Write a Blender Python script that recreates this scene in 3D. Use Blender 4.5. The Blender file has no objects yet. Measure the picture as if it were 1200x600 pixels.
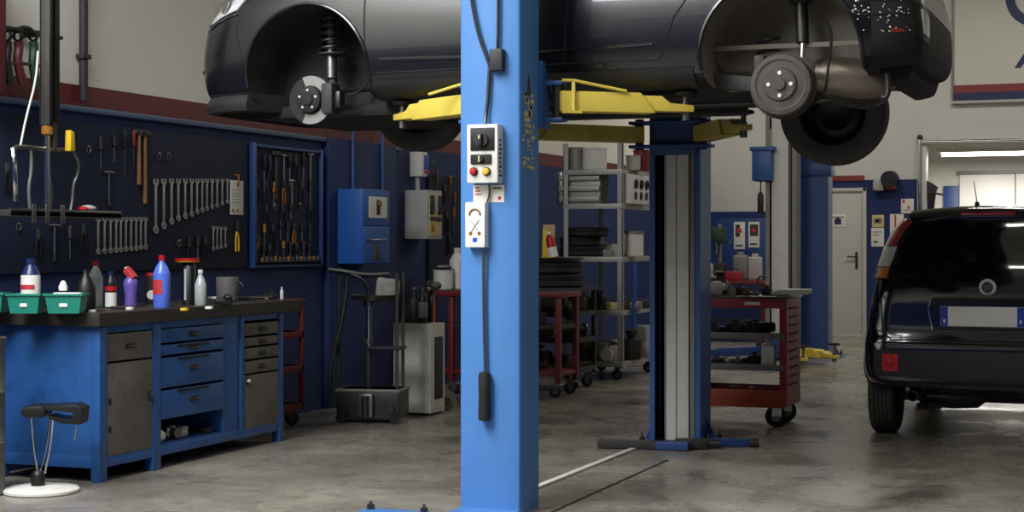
import bpy, bmesh, math, random
from mathutils import Vector, Matrix
from mathutils.bvhtree import BVHTree
random.seed(7)
PI = math.pi
TH = math.radians(21.04); FL = 1950.0; EYE = 1.3; HORY = 284.0
SN, CS = math.sin(TH), math.cos(TH)
sc = bpy.context.scene
COL = sc.collection
# ------------------------------------------------------------------ where things stand
# world x runs across the workshop, world y runs along its long wall, z is up
def ray(px, py):
    a = (px - 600) / FL
    return Vector((a * CS - SN, a * SN + CS, (HORY - py) / FL))
def on_y(px, py, y):
    d = ray(px, py); t = y / d.y
    return Vector((d.x * t, y, EYE + d.z * t))
def on_x(px, py, x):
    d = ray(px, py); t = x / d.x
    return Vector((x, d.y * t, EYE + d.z * t))
def on_z(px, py, z=0.0):
    d = ray(px, py); t = (z - EYE) / d.z
    return Vector((d.x * t, d.y * t, z))
# ------------------------------------------------------------------ materials
def lin(h):
    h = h.lstrip('#'); o = []
    for i in (0, 2, 4):
        c = int(h[i:i+2], 16) / 255
        o.append(c / 12.92 if c <= .04045 else ((c + .055) / 1.055) ** 2.4)
    return o + [1.0]
MC = {}
def mat(name, col, rough=.5, metal=0., var=.18, scale=7., dirt=0., dirtcol='#15130f', bump=0., coat=0., dscale=2.2, emit=None, estr=0., trans=0.):
    if name in MC: return MC[name]
    m = bpy.data.materials.new(name); m.use_nodes = True
    nt = m.node_tree; N = nt.nodes; L = nt.links
    b = N['Principled BSDF']
    c = lin(col)
    tc = N.new('ShaderNodeTexCoord')
    nz = N.new('ShaderNodeTexNoise'); nz.inputs['Scale'].default_value = scale; nz.inputs['Detail'].default_value = 5
    L.new(tc.outputs['Object'], nz.inputs['Vector'])
    mx = N.new('ShaderNodeMix'); mx.data_type = 'RGBA'
    mx.inputs['A'].default_value = [x * (1 - var) for x in c[:3]] + [1]
    mx.inputs['B'].default_value = [min(1, x * (1 + var)) for x in c[:3]] + [1]
    L.new(nz.outputs['Fac'], mx.inputs['Factor'])
    out = mx.outputs['Result']
    if dirt > 0:
        n2 = N.new('ShaderNodeTexNoise'); n2.inputs['Scale'].default_value = dscale; n2.inputs['Detail'].default_value = 9; n2.inputs['Roughness'].default_value = .7
        L.new(tc.outputs['Object'], n2.inputs['Vector'])
        r = N.new('ShaderNodeValToRGB'); r.color_ramp.elements[0].position = .62 - .25 * dirt; r.color_ramp.elements[1].position = .80 - .15 * dirt
        r.color_ramp.elements[1].color = (dirt, dirt, dirt, 1) if dirt < 1 else (1, 1, 1, 1)
        L.new(n2.outputs['Fac'], r.inputs['Fac'])
        m2 = N.new('ShaderNodeMix'); m2.data_type = 'RGBA'; m2.inputs['B'].default_value = lin(dirtcol)
        L.new(r.outputs['Color'], m2.inputs['Factor']); L.new(out, m2.inputs['A']); out = m2.outputs['Result']
    L.new(out, b.inputs['Base Color'])
    b.inputs['Roughness'].default_value = rough; b.inputs['Metallic'].default_value = metal
    b.inputs['Coat Weight'].default_value = coat; b.inputs['Coat Roughness'].default_value = .04
    if trans: b.inputs['Transmission Weight'].default_value = trans; b.inputs['IOR'].default_value = 1.45
    if bump:
        bp = N.new('ShaderNodeBump'); bp.inputs['Strength'].default_value = bump; bp.inputs['Distance'].default_value = .01
        L.new(nz.outputs['Fac'], bp.inputs['Height']); L.new(bp.outputs['Normal'], b.inputs['Normal'])
    if emit:
        b.inputs['Emission Color'].default_value = lin(emit); b.inputs['Emission Strength'].default_value = estr
    MC[name] = m
    return m
M = {}
def defm(k, *a, **kw): M[k] = mat(k, *a, **kw)
defm('white_wall', '#c4c3bc', .8, var=.06, scale=1.3, dirt=.22, dirtcol='#8d887c', dscale=.9, bump=.15)
defm('white_wall_lit', '#e0ddd0', .8, var=.06, scale=1.3, dirt=.22, dirtcol='#9d988a', dscale=.9, bump=.15)  # same white paint, lightened: brighter light on the long wall put into colour
defm('wall_blue', '#10275a', .75, var=.25, scale=3, dirt=.45, dirtcol='#0c1730')
defm('wall_red', '#65201b', .55, var=.2, scale=4, dirt=.3)
defm('rail_blue', '#3c5478', .4, var=.2)
defm('lift_blue', '#4b7fbd', .42, var=.07, scale=5, dirt=.10, dirtcol='#1a2c50', dscale=5)
defm('post_blue', '#28528f', .4, var=.12, scale=5, dirt=.3, dirtcol='#142440', dscale=4)
defm('dark_blue', '#1c3d74', .45, var=.2, dirt=.4, dirtcol='#0c1424')
defm('bench_blue', '#26548f', .42, var=.14, scale=6, dirt=.5, dirtcol='#0d1830', dscale=7)
defm('bench_grey', '#5f5b53', .5, .0, var=.16, scale=6, dirt=.6, dirtcol='#1d1a17', dscale=7)
defm('wood_dark', '#2a2520', .6, var=.35, scale=9, bump=.3)
defm('worktop', '#37322b', .5, var=.4, scale=7, dirt=.6, dirtcol='#0d0c0a')
defm('black', '#0e0e0f', .45, var=.2)
defm('black_matt', '#101011', .85, var=.25)
defm('rubber', '#141415', .75, var=.25, scale=12)
defm('rubber_dusty', '#3d3c3a', .8, var=.25, scale=8)
defm('plastic_dark', '#1d1e20', .55, var=.2)
defm('liner', '#68635b', .95, var=.3, scale=5, dirt=.4, dirtcol='#1d1b19')
defm('liner_black', '#1f1f1f', .8, var=.35, scale=6)
defm('car_black', '#131318', .26, .0, var=.1, coat=.4, dirt=.12, dirtcol='#2a2a2c')
defm('car_navy', '#080a1c', .10, .0, var=.1, coat=.6)
defm('glass_dark', '#050607', .05, var=.05, coat=1.)
defm('steel', '#7d7c78', .34, .9, var=.2, scale=14)
defm('steel_dark', '#4b4a48', .4, .8, var=.35, scale=10, dirt=.4)
defm('chrome', '#d5d5d5', .14, 1., var=.05)
defm('iron', '#3a3836', .6, .4, var=.35, scale=14, dirt=.3)
defm('drum', '#4c4742', .75, .15, var=.3, scale=18, dirt=.25, dirtcol='#39332e')
defm('disc_worn', '#8d8d8a', .45, .4, var=.12, scale=20)
defm('alu', '#a3a29c', .5, .4, var=.14, scale=6, dirt=.35, dirtcol='#56534e', dscale=3)
defm('grey_plate', '#cfcdc5', .5, .0, var=.1, scale=3, dirt=.35, dirtcol='#6a655c', dscale=3)
defm('yellow', '#d9c252', .45, var=.12, scale=6, dirt=.22, dirtcol='#6f5c1c', dscale=6)
defm('yellow_old', '#b3a04c', .5, var=.2, scale=6, dirt=.5, dirtcol='#3c351d', dscale=4)
defm('cart_red', '#96202a', .4, var=.15, scale=6, dirt=.3, dirtcol='#2b0c0e', dscale=5)
defm('cart_rust', '#a3401f', .5, var=.3, scale=6, dirt=.4, dirtcol='#5a1b14')
defm('old_red', '#6f1a1e', .5, var=.2, scale=6, dirt=.35, dirtcol='#1d0a0b')
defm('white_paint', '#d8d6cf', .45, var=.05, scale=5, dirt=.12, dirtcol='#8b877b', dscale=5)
defm('white_dirty', '#d6d3ca', .55, var=.08, scale=5, dirt=.3, dirtcol='#3f3a33', dscale=6)
defm('white_plastic', '#e4e2dc', .4, var=.05, dirt=.1, dirtcol='#9d988c')
defm('door_paint', '#bdbab0', .5, var=.05, scale=2, dirt=.1, dirtcol='#8b877b')
defm('paper', '#d9d6cd', .8, var=.06)
defm('grey_cabinet', '#a9a8a2', .5, var=.06, dirt=.15, dirtcol='#5f5c55')
defm('cabinet_blue', '#2259a8', .4, var=.1, dirt=.25, dirtcol='#142a50')
defm('teal', '#1b7f6c', .4, var=.1, dirt=.1)
defm('bottle_blue', '#5874dc', .25, var=.1)
defm('bottle_purple', '#6a5aa8', .3, var=.15)
defm('bottle_navy', '#1d2b58', .3, var=.15)
defm('bottle_clear', '#b3bdba', .12, var=.1, coat=.6)
defm('bottle_glass', '#c5cecb', .06, var=.02, trans=.25, coat=.8)
defm('amber', '#94632a', .2, var=.15)
defm('red', '#b3161c', .4, var=.1)
defm('red_label', '#b9343a', .5, var=.3, scale=30)
defm('yellow_bright', '#d8b122', .45, var=.12)
defm('orange_wood', '#7d5730', .55, var=.3, scale=18)
defm('green_dark', '#1d3b2b', .5, var=.2)
defm('tail_red', '#a80f18', .12, var=.08, coat=1.)
defm('tail_clear', '#cfcdd0', .12, .2, var=.1, coat=1.)
defm('tail_amber', '#d07a1a', .15, var=.1, coat=1.)
defm('fog_red', '#cf0f18', .3, var=.06, coat=.0)
defm('plate_white', '#f2f2f0', .6, var=.02)
defm('plate_blue', '#2347b8', .4, var=.05)
defm('sign_white', '#c9c7be', .6, var=.04, dirt=.12, dirtcol='#98948a')
defm('sign_navy', '#1c2450', .5, var=.08)
defm('sign_red', '#7c2a26', .5, var=.08)
defm('label_ink', '#3f3c38', .7, var=.1)
defm('decal', '#cdbf80', .6, var=.3, scale=40, dirt=.35, dirtcol='#3b5a80', dscale=25)
defm('skin_grey', '#7f7d78', .5, .3, var=.3, scale=12, dirt=.3)
defm('cardboard', '#b39a6c', .8, var=.12)
defm('cloth', '#aaa79e', .9, var=.12, scale=9)
defm('disc_dark', '#1c1b1a', .7, .2, var=.3, scale=16)
defm('plastic_rough', '#121214', .75, var=.2)
defm('tool_steel', '#b9b8b4', .3, .85, var=.15, scale=14)
defm('clamp_red', '#4a1416', .5, var=.2)
defm('muffler_metal', '#7b7266', .38, .6, var=.25, scale=8, dirt=.3)
defm('tube_on', '#ffffff', .3, emit='#fff8ee', estr=9)
def floor_mat():
    m = bpy.data.materials.new('concrete_floor'); m.use_nodes = True
    nt = m.node_tree; N = nt.nodes; L = nt.links; b = N['Principled BSDF']
    tc = N.new('ShaderNodeTexCoord')
    def noise(s, d=6, r=.6, dist=0., sc=(1, 1, 1)):
        mp = N.new('ShaderNodeMapping'); mp.inputs['Scale'].default_value = sc; L.new(tc.outputs['Object'], mp.inputs['Vector'])
        n = N.new('ShaderNodeTexNoise'); n.inputs['Scale'].default_value = s; n.inputs['Detail'].default_value = d
        n.inputs['Roughness'].default_value = r; n.inputs['Distortion'].default_value = dist; L.new(mp.outputs['Vector'], n.inputs['Vector']); return n.outputs['Fac']
    def ramp(f, p0, p1, c0=(0, 0, 0, 1), c1=(1, 1, 1, 1)):
        r = N.new('ShaderNodeValToRGB'); e = r.color_ramp.elements
        e[0].position = p0; e[1].position = p1; e[0].color = c0; e[1].color = c1; L.new(f, r.inputs['Fac']); return r.outputs['Color']
    def mix(f, a, bb):
        x = N.new('ShaderNodeMix'); x.data_type = 'RGBA'
        for s, v in (('Factor', f), ('A', a), ('B', bb)):
            if isinstance(v, (tuple, list)): x.inputs[s].default_value = v
            else: L.new(v, x.inputs[s])
        return x.outputs['Result']
    c = ramp(noise(1.1, 8, .62, .4), .30, .72, lin('#6b645a'), lin('#a49d8f'))
    c = mix(ramp(noise(7, 8, .7), .5, .75), c, lin('#6b665d'))
    st = ramp(noise(.75, 9, .72, .8, (1, .6, 1)), .54, .68)
    c = mix(st, c, lin('#37332d'))
    lt = ramp(noise(1.6, 9, .75, 1.2, (.5, 1, 1)), .62, .72, (0, 0, 0, 1), (.6, .6, .6, 1))
    c = mix(lt, c, lin('#a29d92'))
    sp = ramp(noise(28, 3, .6), .68, .74, (0, 0, 0, 1), (.7, .7, .7, 1))
    c = mix(sp, c, lin('#1d1a17'))
    L.new(c, b.inputs['Base Color'])
    rr = ramp(noise(1.9, 7, .65, .5), .3, .7, (.15, .15, .15, 1), (.42, .42, .42, 1)); L.new(rr, b.inputs['Roughness'])
    bp = N.new('ShaderNodeBump'); bp.inputs['Strength'].default_value = .12; bp.inputs['Distance'].default_value = .01
    L.new(noise(3.5, 8, .7), bp.inputs['Height']); L.new(bp.outputs['Normal'], b.inputs['Normal'])
    return m
M['floor'] = floor_mat()
def peg_mat():
    m = bpy.data.materials.new('perforated_board'); m.use_nodes = True
    nt = m.node_tree; N = nt.nodes; L = nt.links; b = N['Principled BSDF']
    tc = N.new('ShaderNodeTexCoord'); sp = N.new('ShaderNodeSeparateXYZ'); L.new(tc.outputs['Object'], sp.inputs[0])
    def mth(op, a, bb):
        n = N.new('ShaderNodeMath'); n.operation = op
        for i, v in enumerate((a, bb)):
            if isinstance(v, (int, float)): n.inputs[i].default_value = v
            elif v is not None: L.new(v, n.inputs[i])
        return n.outputs[0]
    q = []
    for ax in ('Y', 'Z'):
        f = mth('FRACT', mth('MULTIPLY', sp.outputs[ax], 1 / .038), None)
        q.append(mth('LESS_THAN', mth('ABSOLUTE', mth('SUBTRACT', f, .5), None), .17))
    hole = mth('MULTIPLY', q[0], q[1])
    x = N.new('ShaderNodeMix'); x.data_type = 'RGBA'; x.inputs['A'].default_value = lin('#091634'); x.inputs['B'].default_value = lin('#020306')
    L.new(hole, x.inputs['Factor']); L.new(x.outputs['Result'], b.inputs['Base Color']); b.inputs['Roughness'].default_value = .8
    return m
M['peg'] = peg_mat()
# ------------------------------------------------------------------ mesh building
class MB:
    def __init__(s): s.bm = bmesh.new(); s.mats = []
    def mi(s, m):
        m = M[m] if isinstance(m, str) else m
        if m not in s.mats: s.mats.append(m)
        return s.mats.index(m)
    def _fin(s, faces, m):
        i = s.mi(m)
        for f in faces: f.material_index = i
    def box(s, c, d, m, bev=0., rot=None, seg=2):
        r = bmesh.ops.create_cube(s.bm, size=1.)
        vs = r['verts']
        mt = Matrix.Translation(Vector(c)) @ (rot.to_4x4() if rot is not None else Matrix()) @ Matrix.Diagonal((d[0], d[1], d[2], 1))
        bmesh.ops.transform(s.bm, matrix=mt, verts=vs)
        fs = list({f for v in vs for f in v.link_faces})
        s._fin(fs, m)
        if bev > 0:
            es = list({e for v in vs for e in v.link_edges})
            r = bmesh.ops.bevel(s.bm, geom=es, offset=min(bev, .45 * min(d)), segments=seg, profile=.6, affect='EDGES')
            s._fin(r['faces'], m)
        return s
    def bx(s, x0, x1, y0, y1, z0, z1, m, bev=0.):
        return s.box(((x0+x1)/2, (y0+y1)/2, (z0+z1)/2), (abs(x1-x0), abs(y1-y0), abs(z1-z0)), m, bev)
    def beam(s, p0, p1, w, h, m, bev=0., up=(0, 0, 1)):
        p0, p1 = Vector(p0), Vector(p1); d = p1 - p0; l = d.length; x = d.normalized()
        y = Vector(up).cross(x)
        if y.length < 1e-4: y = Vector((0, 1, 0)).cross(x)
        y.normalize(); z = x.cross(y)
        return s.box((p0+p1)/2, (l, w, h), m, bev, Matrix((x, y, z)).transposed())
    def frame(s, d):
        d = Vector(d).normalized(); a = Vector((0, 0, 1)) if abs(d.z) < .9 else Vector((1, 0, 0))
        u = a.cross(d).normalized(); return u, d.cross(u)
    def rings(s, rs, m, cap=True, close=False):
        vr = [[s.bm.verts.new(p) for p in r] for r in rs]; n = len(vr[0]); fs = []
        k = len(vr)
        for i in range(k if close else k - 1):
            A, B = vr[i], vr[(i+1) % k]
            for j in range(n):
                try: fs.append(s.bm.faces.new((A[j], A[(j+1) % n], B[(j+1) % n], B[j])))
                except ValueError: pass
        if cap and not close:
            try: fs.append(s.bm.faces.new(vr[0][::-1])); fs.append(s.bm.faces.new(vr[-1]))
            except ValueError: pass
        s._fin(fs, m); return s
    def cyl(s, p0, p1, r0, m, r1=None, n=16):
        p0, p1 = Vector(p0), Vector(p1); r1 = r0 if r1 is None else r1; u, v = s.frame(p1 - p0)
        return s.rings([[p + (u*math.cos(2*PI*k/n) + v*math.sin(2*PI*k/n)) * r for k in range(n)] for p, r in ((p0, r0), (p1, r1))], m)
    def tube(s, pts, r, m, n=8, smooth=0):
        pts = [Vector(p) for p in pts]
        for _ in range(smooth):
            q = [pts[0]]
            for a, b in zip(pts, pts[1:]): q += [a*.75 + b*.25, a*.25 + b*.75]
            pts = q + [pts[-1]]
        rs = []; u = None
        for i, p in enumerate(pts):
            d = (pts[min(i+1, len(pts)-1)] - pts[max(i-1, 0)])
            if d.length < 1e-9: continue
            d.normalize()
            if u is None: u, v = s.frame(d)
            else:
                u = (u - d * u.dot(d)); u.normalize(); v = d.cross(u)
            rr = r(i / max(1, len(pts)-1)) if callable(r) else r
            rs.append([p + (u*math.cos(2*PI*k/n) + v*math.sin(2*PI*k/n)) * rr for k in range(n)])
        return s.rings(rs, m)
    def lathe(s, prof, c, axis, m, n=24, close=False, cap=True):
        c = Vector(c); ax = Vector(axis).normalized(); u, v = s.frame(ax)
        return s.rings([[c + ax*z + (u*math.cos(2*PI*k/n) + v*math.sin(2*PI*k/n)) * max(r, 1e-4) for k in range(n)] for r, z in prof], m, cap=cap, close=close)
    def prism(s, pts, off, m, bev=0.):
        off = Vector(off); a = [s.bm.verts.new(Vector(p)) for p in pts]; b = [s.bm.verts.new(Vector(p) + off) for p in pts]
        n = len(a); fs = [s.bm.faces.new(a[::-1]), s.bm.faces.new(b)]
        for i in range(n): fs.append(s.bm.faces.new((a[i], a[(i+1) % n], b[(i+1) % n], b[i])))
        s._fin(fs, m)
        if bev:
            r = bmesh.ops.bevel(s.bm, geom=list({e for f in fs for e in f.edges}), offset=bev, segments=2, profile=.6, affect='EDGES'); s._fin(r['faces'], m)
        return s
    def ball(s, c, r, m, n=12):
        rr = bmesh.ops.create_uvsphere(s.bm, u_segments=n, v_segments=max(6, n*2//3), radius=1.)
        r = (r, r, r) if isinstance(r, (int, float)) else r
        bmesh.ops.transform(s.bm, matrix=Matrix.Translation(Vector(c)) @ Matrix.Diagonal((*r, 1)), verts=rr['verts'])
        s._fin(list({f for v in rr['verts'] for f in v.link_faces}), m); return s
    def build(s, name, parent=None, sharp=38, loc=None):
        bmesh.ops.recalc_face_normals(s.bm, faces=s.bm.faces)
        me = bpy.data.meshes.new(name); s.bm.to_mesh(me); s.bm.free()
        for m in s.mats: me.materials.append(m)
        me.polygons.foreach_set('use_smooth', [True] * len(me.polygons))
        me.set_sharp_from_angle(angle=math.radians(sharp))
        o = bpy.data.objects.new(name, me); COL.objects.link(o)
        if parent is not None: o.parent = parent
        if loc is not None: o.location = loc
        return o
def tag(o, label, cat, group=None):
    o['label'] = label; o['category'] = cat
    if group: o['group'] = group
    return o
def thing(name, label, cat, loc=(0, 0, 0), rotz=0., group=None):
    o = bpy.data.objects.new(name, None); COL.objects.link(o); o.empty_display_size = .1
    o.location = loc; o.rotation_euler = (0, 0, rotz); return tag(o, label, cat, group)
def structure(mb, name, sharp=30):
    o = mb.build(name, sharp=sharp); o['kind'] = 'structure'; return o
KIDS = {}
def copy_tree(o, parent=None):
    c = o.copy(); COL.objects.link(c)
    if parent is not None: c.parent = parent
    for ch in [x for x in o.children]: copy_tree(ch, c)
    return c
ORD = 'first second third fourth fifth sixth seventh eighth ninth tenth eleventh twelfth thirteenth fourteenth fifteenth sixteenth seventeenth eighteenth nineteenth twentieth'.split()
def caster(parent, p, r=.05, fork='steel', heading=0.):
    x, y, z = p   # z: height of the mounting plate
    c, sn = math.cos(heading), math.sin(heading)
    a = MB(); a.bx(x-.035, x+.035, y-.035, y+.035, z-.012, z, fork)
    ox, oy = -.02*c, -.02*sn
    for s in (-1, 1):
        q = Vector((x+ox - sn*s*.022, y+oy + c*s*.022, 0))
        a.beam((q.x, q.y, z-.01), (q.x, q.y, r), .006, r*.95, fork, up=(c, sn, 0))
    f = a.build('caster', parent)
    w = MB(); ax = Vector((-sn, c, 0)); ce = Vector((x+ox, y+oy, r))
    w.lathe([(r*.35, -.014), (r*.8, -.016), (r, -.010), (r, .010), (r*.8, .016), (r*.35, .014)], ce, ax, 'rubber', 20)
    w.lathe([(.001, -.017), (r*.5, -.0165), (r*.5, .0165), (.001, .017)], ce, ax, 'steel', 16)
    w.build('caster_wheel', f)
    return f
# ------------------------------------------------------------------ the room
XW, YB, XR, YF, ZC = -6.05, 23.4, 6.6, -3.2, 5.4      # long wall, back wall, other side, doorway side, ceiling
structure(MB().bx(XW-.3, XR+.3, YF-4, 30, -.2, 0, M['floor']), 'floor')
structure(MB().bx(XW-.3, XR+.3, YF-.3, YB+.2, ZC, ZC+.2, 'white_wall'), 'ceiling')
w = MB()
for k in range(5): w.bx(-5.91, -3.69, -.46+1.515*k, -.4+1.515*k, ZC-.03, ZC, 'skin_grey')
for x in (-5.91, -3.75): w.bx(x, x+.06, -.46, 5.66, ZC-.03, ZC, 'skin_grey')
structure(w, 'added_roof_frame')  # bars of an added, unseen ceiling opening around the area light
w = MB()
w.bx(XW-.2, XW, YF, YB+.2, 0, 2.12, 'wall_blue').bx(XW-.2, XW, YF, YB+.2, 2.12, 2.25, 'wall_red').bx(XW-.2, XW, YF, YB+.2, 2.25, ZC, 'white_wall_lit')
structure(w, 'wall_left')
structure(MB().bx(XR, XR+.2, YF, YB+.2, 0, 2.12, 'wall_blue').bx(XR, XR+.2, YF, YB+.2, 2.12, 2.25, 'wall_red').bx(XR, XR+.2, YF, YB+.2, 2.25, ZC, 'white_wall'), 'wall_right')
w = MB()
w.bx(XW, XR, YF-.2, YF, 0, 4.2, 'wall_blue').bx(XW, XR, YF-.2, YF, 4.2, ZC, 'white_wall')
structure(w, 'wall_front')
# back wall with a wide gateway into the next hall
GX0, GX1, GZ = -3.0, .6, 2.64
w = MB()
DX0, DX1, DZ = -4.58, -3.71, 2.06
BLU = 2.17
w.bx(XW, DX0, YB, YB+.2, 0, 1.74, 'wall_blue').bx(XW, DX0, YB, YB+.2, 1.74, ZC, 'white_wall')
w.bx(DX0, DX1, YB, YB+.2, DZ, BLU, 'wall_blue').bx(DX0, DX1, YB, YB+.2, BLU, ZC, 'white_wall')
w.bx(DX1, GX0, YB, YB+.2, 0, BLU, 'wall_blue').bx(DX1, GX0, YB, YB+.2, BLU, ZC, 'white_wall')
w.bx(GX0, GX1, YB, YB+.2, GZ, ZC, 'white_wall').bx(GX1, XR, YB, YB+.2, 0, ZC, 'white_wall')
structure(w, 'wall_back')
# the hall behind the gateway
w = MB()
w.bx(-6.2, 4.2, 28.5, 28.7, 0, 3.7, 'white_wall').bx(-6.4, -6.2, YB+.2, 28.7, 0, 3.7, 'white_wall').bx(4.2, 4.4, YB+.2, 28.7, 0, 3.7, 'white_wall')
structure(w, 'wall_far')
structure(MB().bx(-6.4, 4.4, YB+.2, 28.7, 3.7, 3.85, 'white_wall'), 'ceiling_far')
# raised edge rail along the top of the blue wall paint
w = MB().bx(XW, XW+.035, 2.0, 13.0, 2.085, 2.12, 'rail_blue', .006)
structure(w, 'trim_1')
# broad shallow pier on the long wall
p0 = on_x(379, 300, XW).y; p1 = on_x(458, 300, XW).y
structure(MB().bx(XW, XW+.05, p0, p1, 0, 2.12, 'wall_blue', .006), 'trim_2')
# door in the back wall
d = MB()
for a, b in ((DX0, DX0+.05), (DX1-.05, DX1)): d.bx(a, b, YB-.03, YB+.1, 0, DZ, 'door_paint', .006)
d.bx(DX0, DX1, YB-.03, YB+.1, DZ-.05, DZ, 'door_paint', .006)
dr = d.build('door_1'); dr['kind'] = 'structure'
MB().bx(DX0+.05, DX1-.05, YB+.0, YB+.045, .02, DZ-.05, 'door_paint', .004).build('door_leaf', dr)
h = MB().bx(DX1-.155, DX1-.12, YB-.012, YB, .93, 1.17, 'steel_dark', .004); h.cyl((DX1-.137, YB, 1.1), (DX1-.137, YB-.05, 1.1), .011, 'steel_dark'); h.beam((DX1-.13, YB-.05, 1.1), (DX1-.26, YB-.05, 1.1), .018, .02, 'steel_dark', .004)
h.build('door_handle', dr)
# gateway frame
g = MB()
g.bx(GX0-.02, GX0+.10, YB-.02, YB+.22, 0, GZ, 'white_paint', .01).bx(GX1-.08, GX1+.02, YB-.02, YB+.22, 0, GZ, 'white_paint', .01)
structure(g, 'trim_3')
# ------------------------------------------------------------------ camera
cd = bpy.data.cameras.new('camera'); cam = bpy.data.objects.new('camera', cd); COL.objects.link(cam)
cam.location = (0, 0, EYE); cam.rotation_euler = (PI/2, 0, TH)
cd.sensor_fit = 'HORIZONTAL'; cd.sensor_width = 36; cd.lens = FL / 1200 * 36; cd.shift_y = -(300 - HORY) / 1200; cd.clip_start = .05
sc.camera = cam
# ------------------------------------------------------------------ light
sc.view_settings.view_transform = 'Standard'; sc.view_settings.look = 'None'; sc.view_settings.gamma = 1; sc.view_settings.use_curve_mapping = False
sc.view_settings.exposure = -.16
W = bpy.data.worlds.new('world'); sc.world = W; W.use_nodes = True
W.node_tree.nodes['Background'].inputs['Color'].default_value = (.80, .88, 1, 1); W.node_tree.nodes['Background'].inputs['Strength'].default_value = .8
def area(name, loc, rot, sx, sy, power, col=(1, 1, 1), spread=180):
    l = bpy.data.lights.new(name, 'AREA'); l.shape = 'RECTANGLE'; l.size = sx; l.size_y = sy; l.energy = power; l.color = col; l.spread = math.radians(spread)
    o = bpy.data.objects.new(name, l); COL.objects.link(o); o.location = loc; o.rotation_euler = rot; return o
LP = dict(door=30, roof_fill=980)
area('added_roof_light', (-4.8, 2.6, ZC-.04), (0, 0, 0), 2.1, 6.0, LP['roof_fill'], (.93, .96, 1))  # added unseen light, placed and narrowed to stay out of the car's reflections
# ceiling fluorescent fittings
def ceiling_lamp(x, y, z, label, length=1.6, group='ceiling fluorescent lamps', power=None, drop=0.):
    t = thing('ceiling_lamp', label, 'lamp', (x, y, z), 0, group)
    b = MB().bx(-length/2-.05, length/2+.05, -.07, .07, 0, .06, 'white_paint', .01)
    for s in (-1, 1): b.cyl((s*length*.35, 0, .05), (s*length*.35, 0, .06+drop), .006, 'steel', n=6)
    b.build('fitting', t)
    tb = MB()
    tb.cyl((-length/2, 0, -.03), (length/2, 0, -.03), .03, 'tube_on', n=10)
    tb.build('lamp_tube', t)
    if power: area('lamp_glow', (x, y, z-.06), (0, 0, 0), length, .1, power, (1, .96, .9))
    return t
def buildw(mb, name, parent, sharp=38):
    """mesh given in world coordinates, linked under a thing or one of its parts"""
    r = parent
    while r.parent is not None: r = r.parent
    m = (Matrix.Translation(r.location) @ r.rotation_euler.to_matrix().to_4x4()).inverted()
    bmesh.ops.transform(mb.bm, matrix=m, verts=mb.bm.verts)
    return mb.build(name, parent, sharp)
def quad_arm(t, p0, p1, w0, w1, z0, z1, m, tip, pad_z, name='lift_arm', guard=False, sgn=1, inner='yellow', toes=True):
    """telescopic swing arm from its pivot p0 to its pad p1 (x, y pairs)"""
    p0 = Vector((*p0, 0)); p1 = Vector((*p1, 0)); d = (p1-p0).normalized(); n = Vector((-d.y, d.x, 0)); L = (p1-p0).length
    zc = (z0+z1)/2
    def pt(s, o, z): return p0 + d*s + n*o + Vector((0, 0, z))
    a = MB()
    s1 = L*.66
    # outer sleeve with an obliquely cut end
    a.prism([pt(0, -w0/2, z0), pt(s1+.05, -w0/2, z0), pt(s1-.03, -w0/2, z1), pt(0, -w0/2, z1)], n*w0, m, .006)
    o = buildw(a, name, t)
    b = MB()
    b.prism([pt(s1-.02, -w1/2, z0+.012), pt(L+.03, -w1/2, z0+.012), pt(L+.03, -w1/2, z0+.045), pt(L-.10, -w1/2, z0+.05), pt(L-.14, -w1/2, z1-.012), pt(s1-.05, -w1/2, z1-.012)], n*w1, inner, .004)
    buildw(b, 'arm_extension', o)
    c = MB()
    c.cyl(pt(L, 0, z0-.03), pt(L, 0, z0+.06), .022, 'steel').cyl(pt(L, 0, z0+.045), pt(L, 0, pad_z-.02), .016, 'steel')
    c.lathe([(.03, 0), (.062, .006), (.062, .022), (.05, .026)], pt(L, 0, pad_z-.026), (0, 0, 1), 'rubber', 20)
    buildw(c, 'lift_pad', o)
    pv = MB(); pv.cyl(pt(.0, 0, z0-.05), pt(.0, 0, z1+.05), .028, 'steel_dark', n=14); buildw(pv, 'pivot_pin', o)
    if guard:
        g = MB()
        g.tube([pt(.0, -w0/2-.01, z1+.05), pt(.06, -w0/2-.01, z1+.05), pt(s1*.75, -w0/2-.01, z1+.004)], .008, m)
        g.beam(pt(.06, -w0/2-.008, z0-.005), pt(.06, -w0/2-.008, z1+.05), .016, .016, m, up=(1, 0, 0))
        g.beam(pt(.0, -w0/2-.01, z0-.004), pt(.10, -w0/2-.01, z0-.004), .02, .014, m)
        buildw(g, 'toe_guard', o)
    return o
def base_plate(t, cx, y0, y1, half, m='post_blue', gus=True):
    b = MB(); b.bx(cx-half, cx+half, y0, y1, 0, .022, m, .004)
    for sx in (-1, 1) if gus else ():
        b.prism([(cx+sx*(half-.09), (y0+y1)/2, .022), (cx+sx*(half-.02), (y0+y1)/2, .022), (cx+sx*(half-.09), (y0+y1)/2, .17)], (0, .012, 0), m)
    o = buildw(b, 'base_plate', t)
    for sx in (-1, 1):
        for yy in (y0+.05, y1-.05):
            q = MB(); q.cyl((cx+sx*(half-.04), yy, .022), (cx+sx*(half-.04), yy, .045), .018, 'steel_dark', n=6); q.cyl((cx+sx*(half-.04), yy, .045), (cx+sx*(half-.04), yy, .075), .009, 'steel', n=8)
            buildw(q, 'anchor_bolt', o)
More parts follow.
